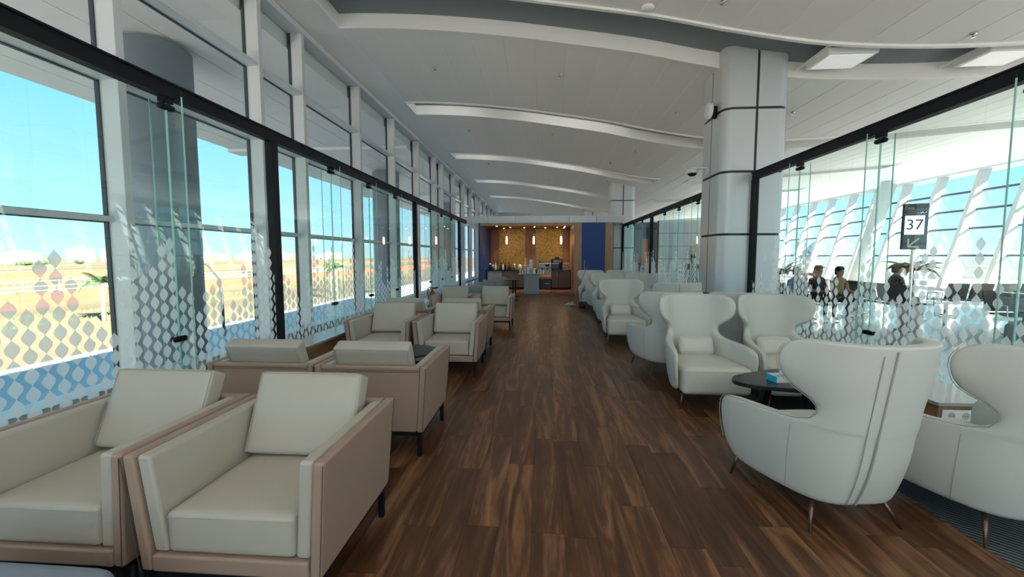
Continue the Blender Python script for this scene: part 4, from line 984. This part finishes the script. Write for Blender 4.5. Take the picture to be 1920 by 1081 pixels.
# grid panelled kiosk wall and shop front deep in the concourse
kw = MB().box(6.3,9.4,24.05,24.3,0,3.5).build('kiosk_wall', M['coljoint'], label='pale tiled kiosk wall in the far concourse', cat='kiosk')
for i in range(3):
    for j in range(5): MB().box(6.3+1.033*i+.012,6.3+1.033*(i+1)-.012,24.0,24.06,.70*j+.012,.70*(j+1)-.012).build('wall_tile', M['alu'], kw)
MB().box(8.0,8.45,23.97,23.99,1.35,2.1).build('poster', mat('pale_orange_print',(.62,.42,.28),.5), kw)
sh = MB().box(5.0,6.25,24.05,24.3,0,3.4).build('shop_front', mat('shop_navy',(.03,.05,.10),.4), label='dark shop front with an orange banner in the far concourse', cat='shop')
MB().box(5.45,5.75,24.0,24.04,.9,2.5).build('banner', mat('orange_print',(.75,.25,.10),.5), sh); MB().box(5.05,5.35,24.0,24.04,1.2,3.0).build('display_window', M['slot'], sh); MB().box(5.8,6.2,24.0,24.04,.3,3.0).build('door_leaf', M['bagblue'], sh)

# ================================================================== OUTSIDE
G = -4.5
def ground_mat(name, stops, scale, rough=.95):
    m = new_mat(name); n = m.node_tree.nodes; l = m.node_tree.links; b = n['Principled BSDF']; t = n.new('ShaderNodeTexCoord'); x = n.new('ShaderNodeTexNoise'); x.inputs['Scale'].default_value = scale; x.inputs['Detail'].default_value = 7
    mp = n.new('ShaderNodeMapping'); mp.inputs['Scale'].default_value = (1,.25,1); l.new(t.outputs['Object'], mp.inputs[0]); l.new(mp.outputs[0], x.inputs[0])
    r = n.new('ShaderNodeValToRGB'); l.new(x.outputs['Fac'], r.inputs[0]); e = r.color_ramp.elements; e[0].position, e[0].color = stops[0][0], (*stops[0][1],1); e[1].position, e[1].color = stops[-1][0], (*stops[-1][1],1)
    for p, c in stops[1:-1]: q = e.new(p); q.color = (*c,1)
    l.new(r.outputs[0], b.inputs['Base Color']); b.inputs['Roughness'].default_value = rough; b.inputs['Specular IOR Level'].default_value = .1; return m
M['sand'] = ground_mat('desert_sand', [(.35,(.107,.080,.048)),(.52,(.145,.112,.071)),(.70,(.182,.146,.098))], .05)
M['apron'] = ground_mat('apron_concrete', [(.3,(.085,.085,.085)),(.6,(.12,.12,.115))], .02)
M['asph'] = ground_mat('pavement', [(.3,(.40,.37,.34)),(.6,(.48,.45,.41))], .1)
M['redwall'] = mat('terracotta_wall', (.24,.075,.040), .8, var=.08, vscale=.3); M['grass'] = mat('dry_green', (.10,.12,.035), .9)
MB().box(-1500,-5.0,-700,1500,G-1,G).build('ground_desert', M['sand'], kind='structure', label='sandy desert ground outside the left windows')
MB().box(-5.0,1500,-700,1500,G-1,G-.01).build('ground_apron', M['apron'], kind='structure', label='concrete apron outside the concourse windows')
MB().box(-28.5,-5.0,-60,200,G,G+.02).build('service_road', M['asph'], kind='structure', label='paved service road beside the building')
podium = MB().box(-5.2,18.0,-12,46,G,-.26).build('podium', M['conc'], kind='structure', label='lower storey below the lounge floor')
# roof overhang
so_ = MB().box(-11.9,-5.0,-14,48,5.62,6.6).build('roof_overhang', M['soffit'], kind='structure', label='deep grey roof overhang outside the left windows')
for k in range(7): MB().box(-11.85+.98*k+.01,-11.85+.98*(k+1)-.01,-14,48,5.585,5.619).build('soffit_panel', M['soffit'], so_)
for y in (-8,0,12,24,36): MB().box(-11.9,-5.0,y-.35+4,y+.35+4,5.48,5.60).build('soffit_rib', M['soffit'], so_)
for y in (8.0,20.2,32.4,-4.2):
    c = empty('outer_column', (-7.5,y,G), kind='structure', label='thick round blue grey column under the roof overhang')
    MB().cyl((0,0,0),(0,0,5.5-G),.62,n=36).build('shaft', M['conc'], c, smooth=True); MB().cyl((0,0,0),(0,0,.5),.75,n=36).build('plinth', M['conc'], c, smooth=True)
# walls, fence
w1 = empty('boundary_wall', (-59,0,G), label='long terracotta wall across the sand, nearer one', cat='wall')
for k in range(22): MB().box(-.15,.15,-40+12*k+.05,-40+12*(k+1)-.05,0,1.75+.06*(k%3)).build('wall_bay', M['redwall'], w1); MB().box(-.25,.25,-40+12*k-.25,-40+12*k+.25,0,2.0).build('pier', M['redwall'], w1)
w2 = empty('boundary_wall', (-140,0,G), label='long terracotta wall far across the sand', cat='wall')
for k in range(24): MB().box(-.2,.2,-60+25*k+.1,-60+25*(k+1)-.1,0,1.6).build('wall_bay', M['redwall'], w2)
fn = empty('fence', (-80,0,G), label='pale mesh fence between the two terracotta walls', cat='fence')
for k in range(40): MB().box(-.05,.05,-30+5*k-.05,-30+5*k+.05,0,2.2).build('post', M['white'], fn)
for z in (.6,1.3,2.1): MB().box(-.04,.04,-30,170,z-.05,z+.05).build('rail', M['white'], fn)
# planted strips
for k, (x, y0, y1, w) in enumerate([(-44,10,60,1.6),(-50,20,120,1.2),(-95,0,200,2.5),(-110,-20,150,2)]):
    gm = MB(); rr = random.Random(k)
    for i in range(500):
        px_, py_ = x+rr.gauss(0,w*.4), rr.uniform(y0,y1); hh = rr.uniform(.12,.4); a = rr.random()*6.3
        gm.add([(px_-.2*math.cos(a),py_-.2*math.sin(a),G),(px_+.2*math.cos(a),py_+.2*math.sin(a),G),(px_+.1*math.sin(a),py_,G+hh),(px_+.15*math.sin(a),py_+.2*math.cos(a),G)], [(0,1,2),(1,3,2),(3,0,2)])
    gm.build('grass_strip', M['grass'], kind='stuff', label='strip of dry green ground cover on the sand', cat='grass')
for k, (x, y, h, lab) in enumerate([(-41,36.8,3.6,'palm tree on the sand before the nearer terracotta wall'),(-29,58,4.4,'palm tree farther along the sand by the bent street lamp'),(-36,70,4.0,'small palm tree on the sand beyond the far outer column'),(-24,66,4.8,'palm tree closest to the far end of the glass')]):
    palm('palm_tree', (x,y,G), h, 2.2, 16, lab, trunk=.16, pot=False, cat='palm tree', seed=20+k)
def tree_far(x, y, k):
    t = empty('shrub', (x,y,G), label='dark green shrub on the far sand below the town', cat='shrub', group='shrubs below the town'); rr = random.Random(k)
    m_ = MB()
    for i in range(7): m_.rbox(1.6,1.6,1.1,1.0,(rr.uniform(-2.5,2.5),rr.uniform(-2.5,2.5),1.1+rr.random()),n=4)
    m_.build('foliage', M['leaf'], t, smooth=True); MB().cyl((0,0,0),(0,0,1.2),.2,n=6).build('stem', M['pole'], t)
for k in range(14): tree_far(-340-8*(k%4), 40+26*k+5*(k%3), k)
t = empty('street_lamp', (-24.2,30.5,G), label='grey street lamp with a bent arm outside the left windows', cat='street lamp')
MB().tube([(0,0,0),(0,0,3.2),(-.05,-.2,4.4),(-.3,-.9,5.4),(-.7,-2.0,5.95),(-1.0,-2.8,6.05)], [.10,.09,.075,.065,.055,.05], 10).build('pole', mat('lamp_post_grey',(.05,.05,.055),.5), t, smooth=True)
MB().lathe([(.2,0),(.2,.4),(.1,.45)], n=12).build('base', M['slot'], t); MB().rbox(.10,.35,.05,.04,(-1.06,-3.0,6.03),n=5).build('lamp_head', M['slot'], t)
# town on the horizon
M['town1'] = mat('town_white', (.22,.21,.19), .8); M['town2'] = mat('town_beige', (.18,.15,.115), .8); M['town3'] = mat('town_pink', (.20,.11,.08), .8); M['pane'] = mat('far_window', (.12,.14,.17), .3)
rr = random.Random(11)
for k in range(46):
    y = 60+k*20+rr.uniform(-1.5,1.5); x = -430-rr.uniform(0,60); w = rr.uniform(5.5,8.5); h = rr.uniform(6,13)
    mm = ['town1','town1','town2','town3'][rr.randrange(4)]; cn = {'town1':'white','town2':'beige','town3':'pinkish'}[mm]
    t = empty('town_building', (x,y,G), label='%s %s flat roofed building of the town on the horizon' % ('tall' if h > 9.5 else 'low', cn), cat='building', group='%s %s town buildings on the horizon' % ('tall' if h > 9.5 else 'low', cn))
    MB().box(-8,8,-w,w,0,h).build('block', M[mm], t); MB().box(-8.2,8.2,-w-.2,w+.2,h,h+.6).build('parapet', M['town1'], t); MB().box(-3,3,-3,3,h+.6,h+2.6).build('stair_head', M[mm], t)
    wm = MB()
    for i in range(int(w/2)):
        for j in range(int(h/3.2)): wm.box(8.0,8.1,-w+1.5+4*i,-w+3.2+4*i,1.2+3.2*j,2.8+3.2*j)
    if wm.v: wm.build('windows', M['pane'], t, kind='stuff')
# mountains beyond the apron
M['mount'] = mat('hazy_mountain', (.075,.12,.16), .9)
mt = MB(); pts = []; N = 90
vs = []; fs = []
for i in range(N+1):
    a = -.25+1.35*i/N; r = 1350; hz = 24+22*math.sin(i*.33)+14*math.sin(i*.9+1)+6*math.sin(i*2.3)
    x, y = r*math.cos(a), r*math.sin(a); vs += [(x*.9,y*.9,G-.5),(x,y,max(6,hz)),(x*1.1,y*1.1,G-.5)]
for i in range(N):
    for j in range(2): fs.append((3*i+j,3*i+3+j,3*i+4+j,3*i+1+j))
mt.add(vs, fs).build('hills', M['mount'], kind='structure', label='hazy mountains beyond the apron', smooth=True)
# apron vehicles
def vehicle(name, loc, rz, L, Wd, H, mm, lab, cat, cabin=True):
    t = empty(name, loc, rz, label=lab, cat=cat)
    MB().box(-L/2,L/2,-Wd/2,Wd/2,.35,H).build('body', M[mm], t, bevel=.12, seg=3)
    for s in (-1,1):
        n_ = max(2,int(L/1.6))
        for i in range(n_): MB().box(-L/2+.3+(L-.6)*i/n_,-L/2+.2+(L-.6)*(i+1)/n_,s*(Wd/2+.005)-.01,s*(Wd/2+.005)+.01,H*.52,H*.86).build('side_window', M['pane'], t)
        for x in (-L*.32,L*.32): MB().cyl((x,s*(Wd/2-.25),.38),(x,s*(Wd/2+.02),.38),.38,n=18).build('wheel', M['black'], t)
    MB().box(L/2-.01,L/2+.02,-Wd/2+.2,Wd/2-.2,H*.5,H*.88).build('windscreen', M['pane'], t)
vehicle('apron_bus', (38,31,G), .35, 12, 2.7, 3.1, 'white', 'white apron bus parked beyond the concourse windows', 'bus')
vehicle('airport_van', (33,40,G), .2, 5.4, 2.0, 2.3, 'bagblue', 'blue van parked on the apron beyond the leaning strut', 'van')
vehicle('tow_tractor', (44,24,G), .2, 4.2, 2.0, 1.7, 'red', 'red tow tractor on the apron', 'tractor')
vehicle('catering_truck', (40,44,G), .1, 9, 2.6, 3.8, 'white', 'white box truck parked on the apron behind the blue van', 'truck')
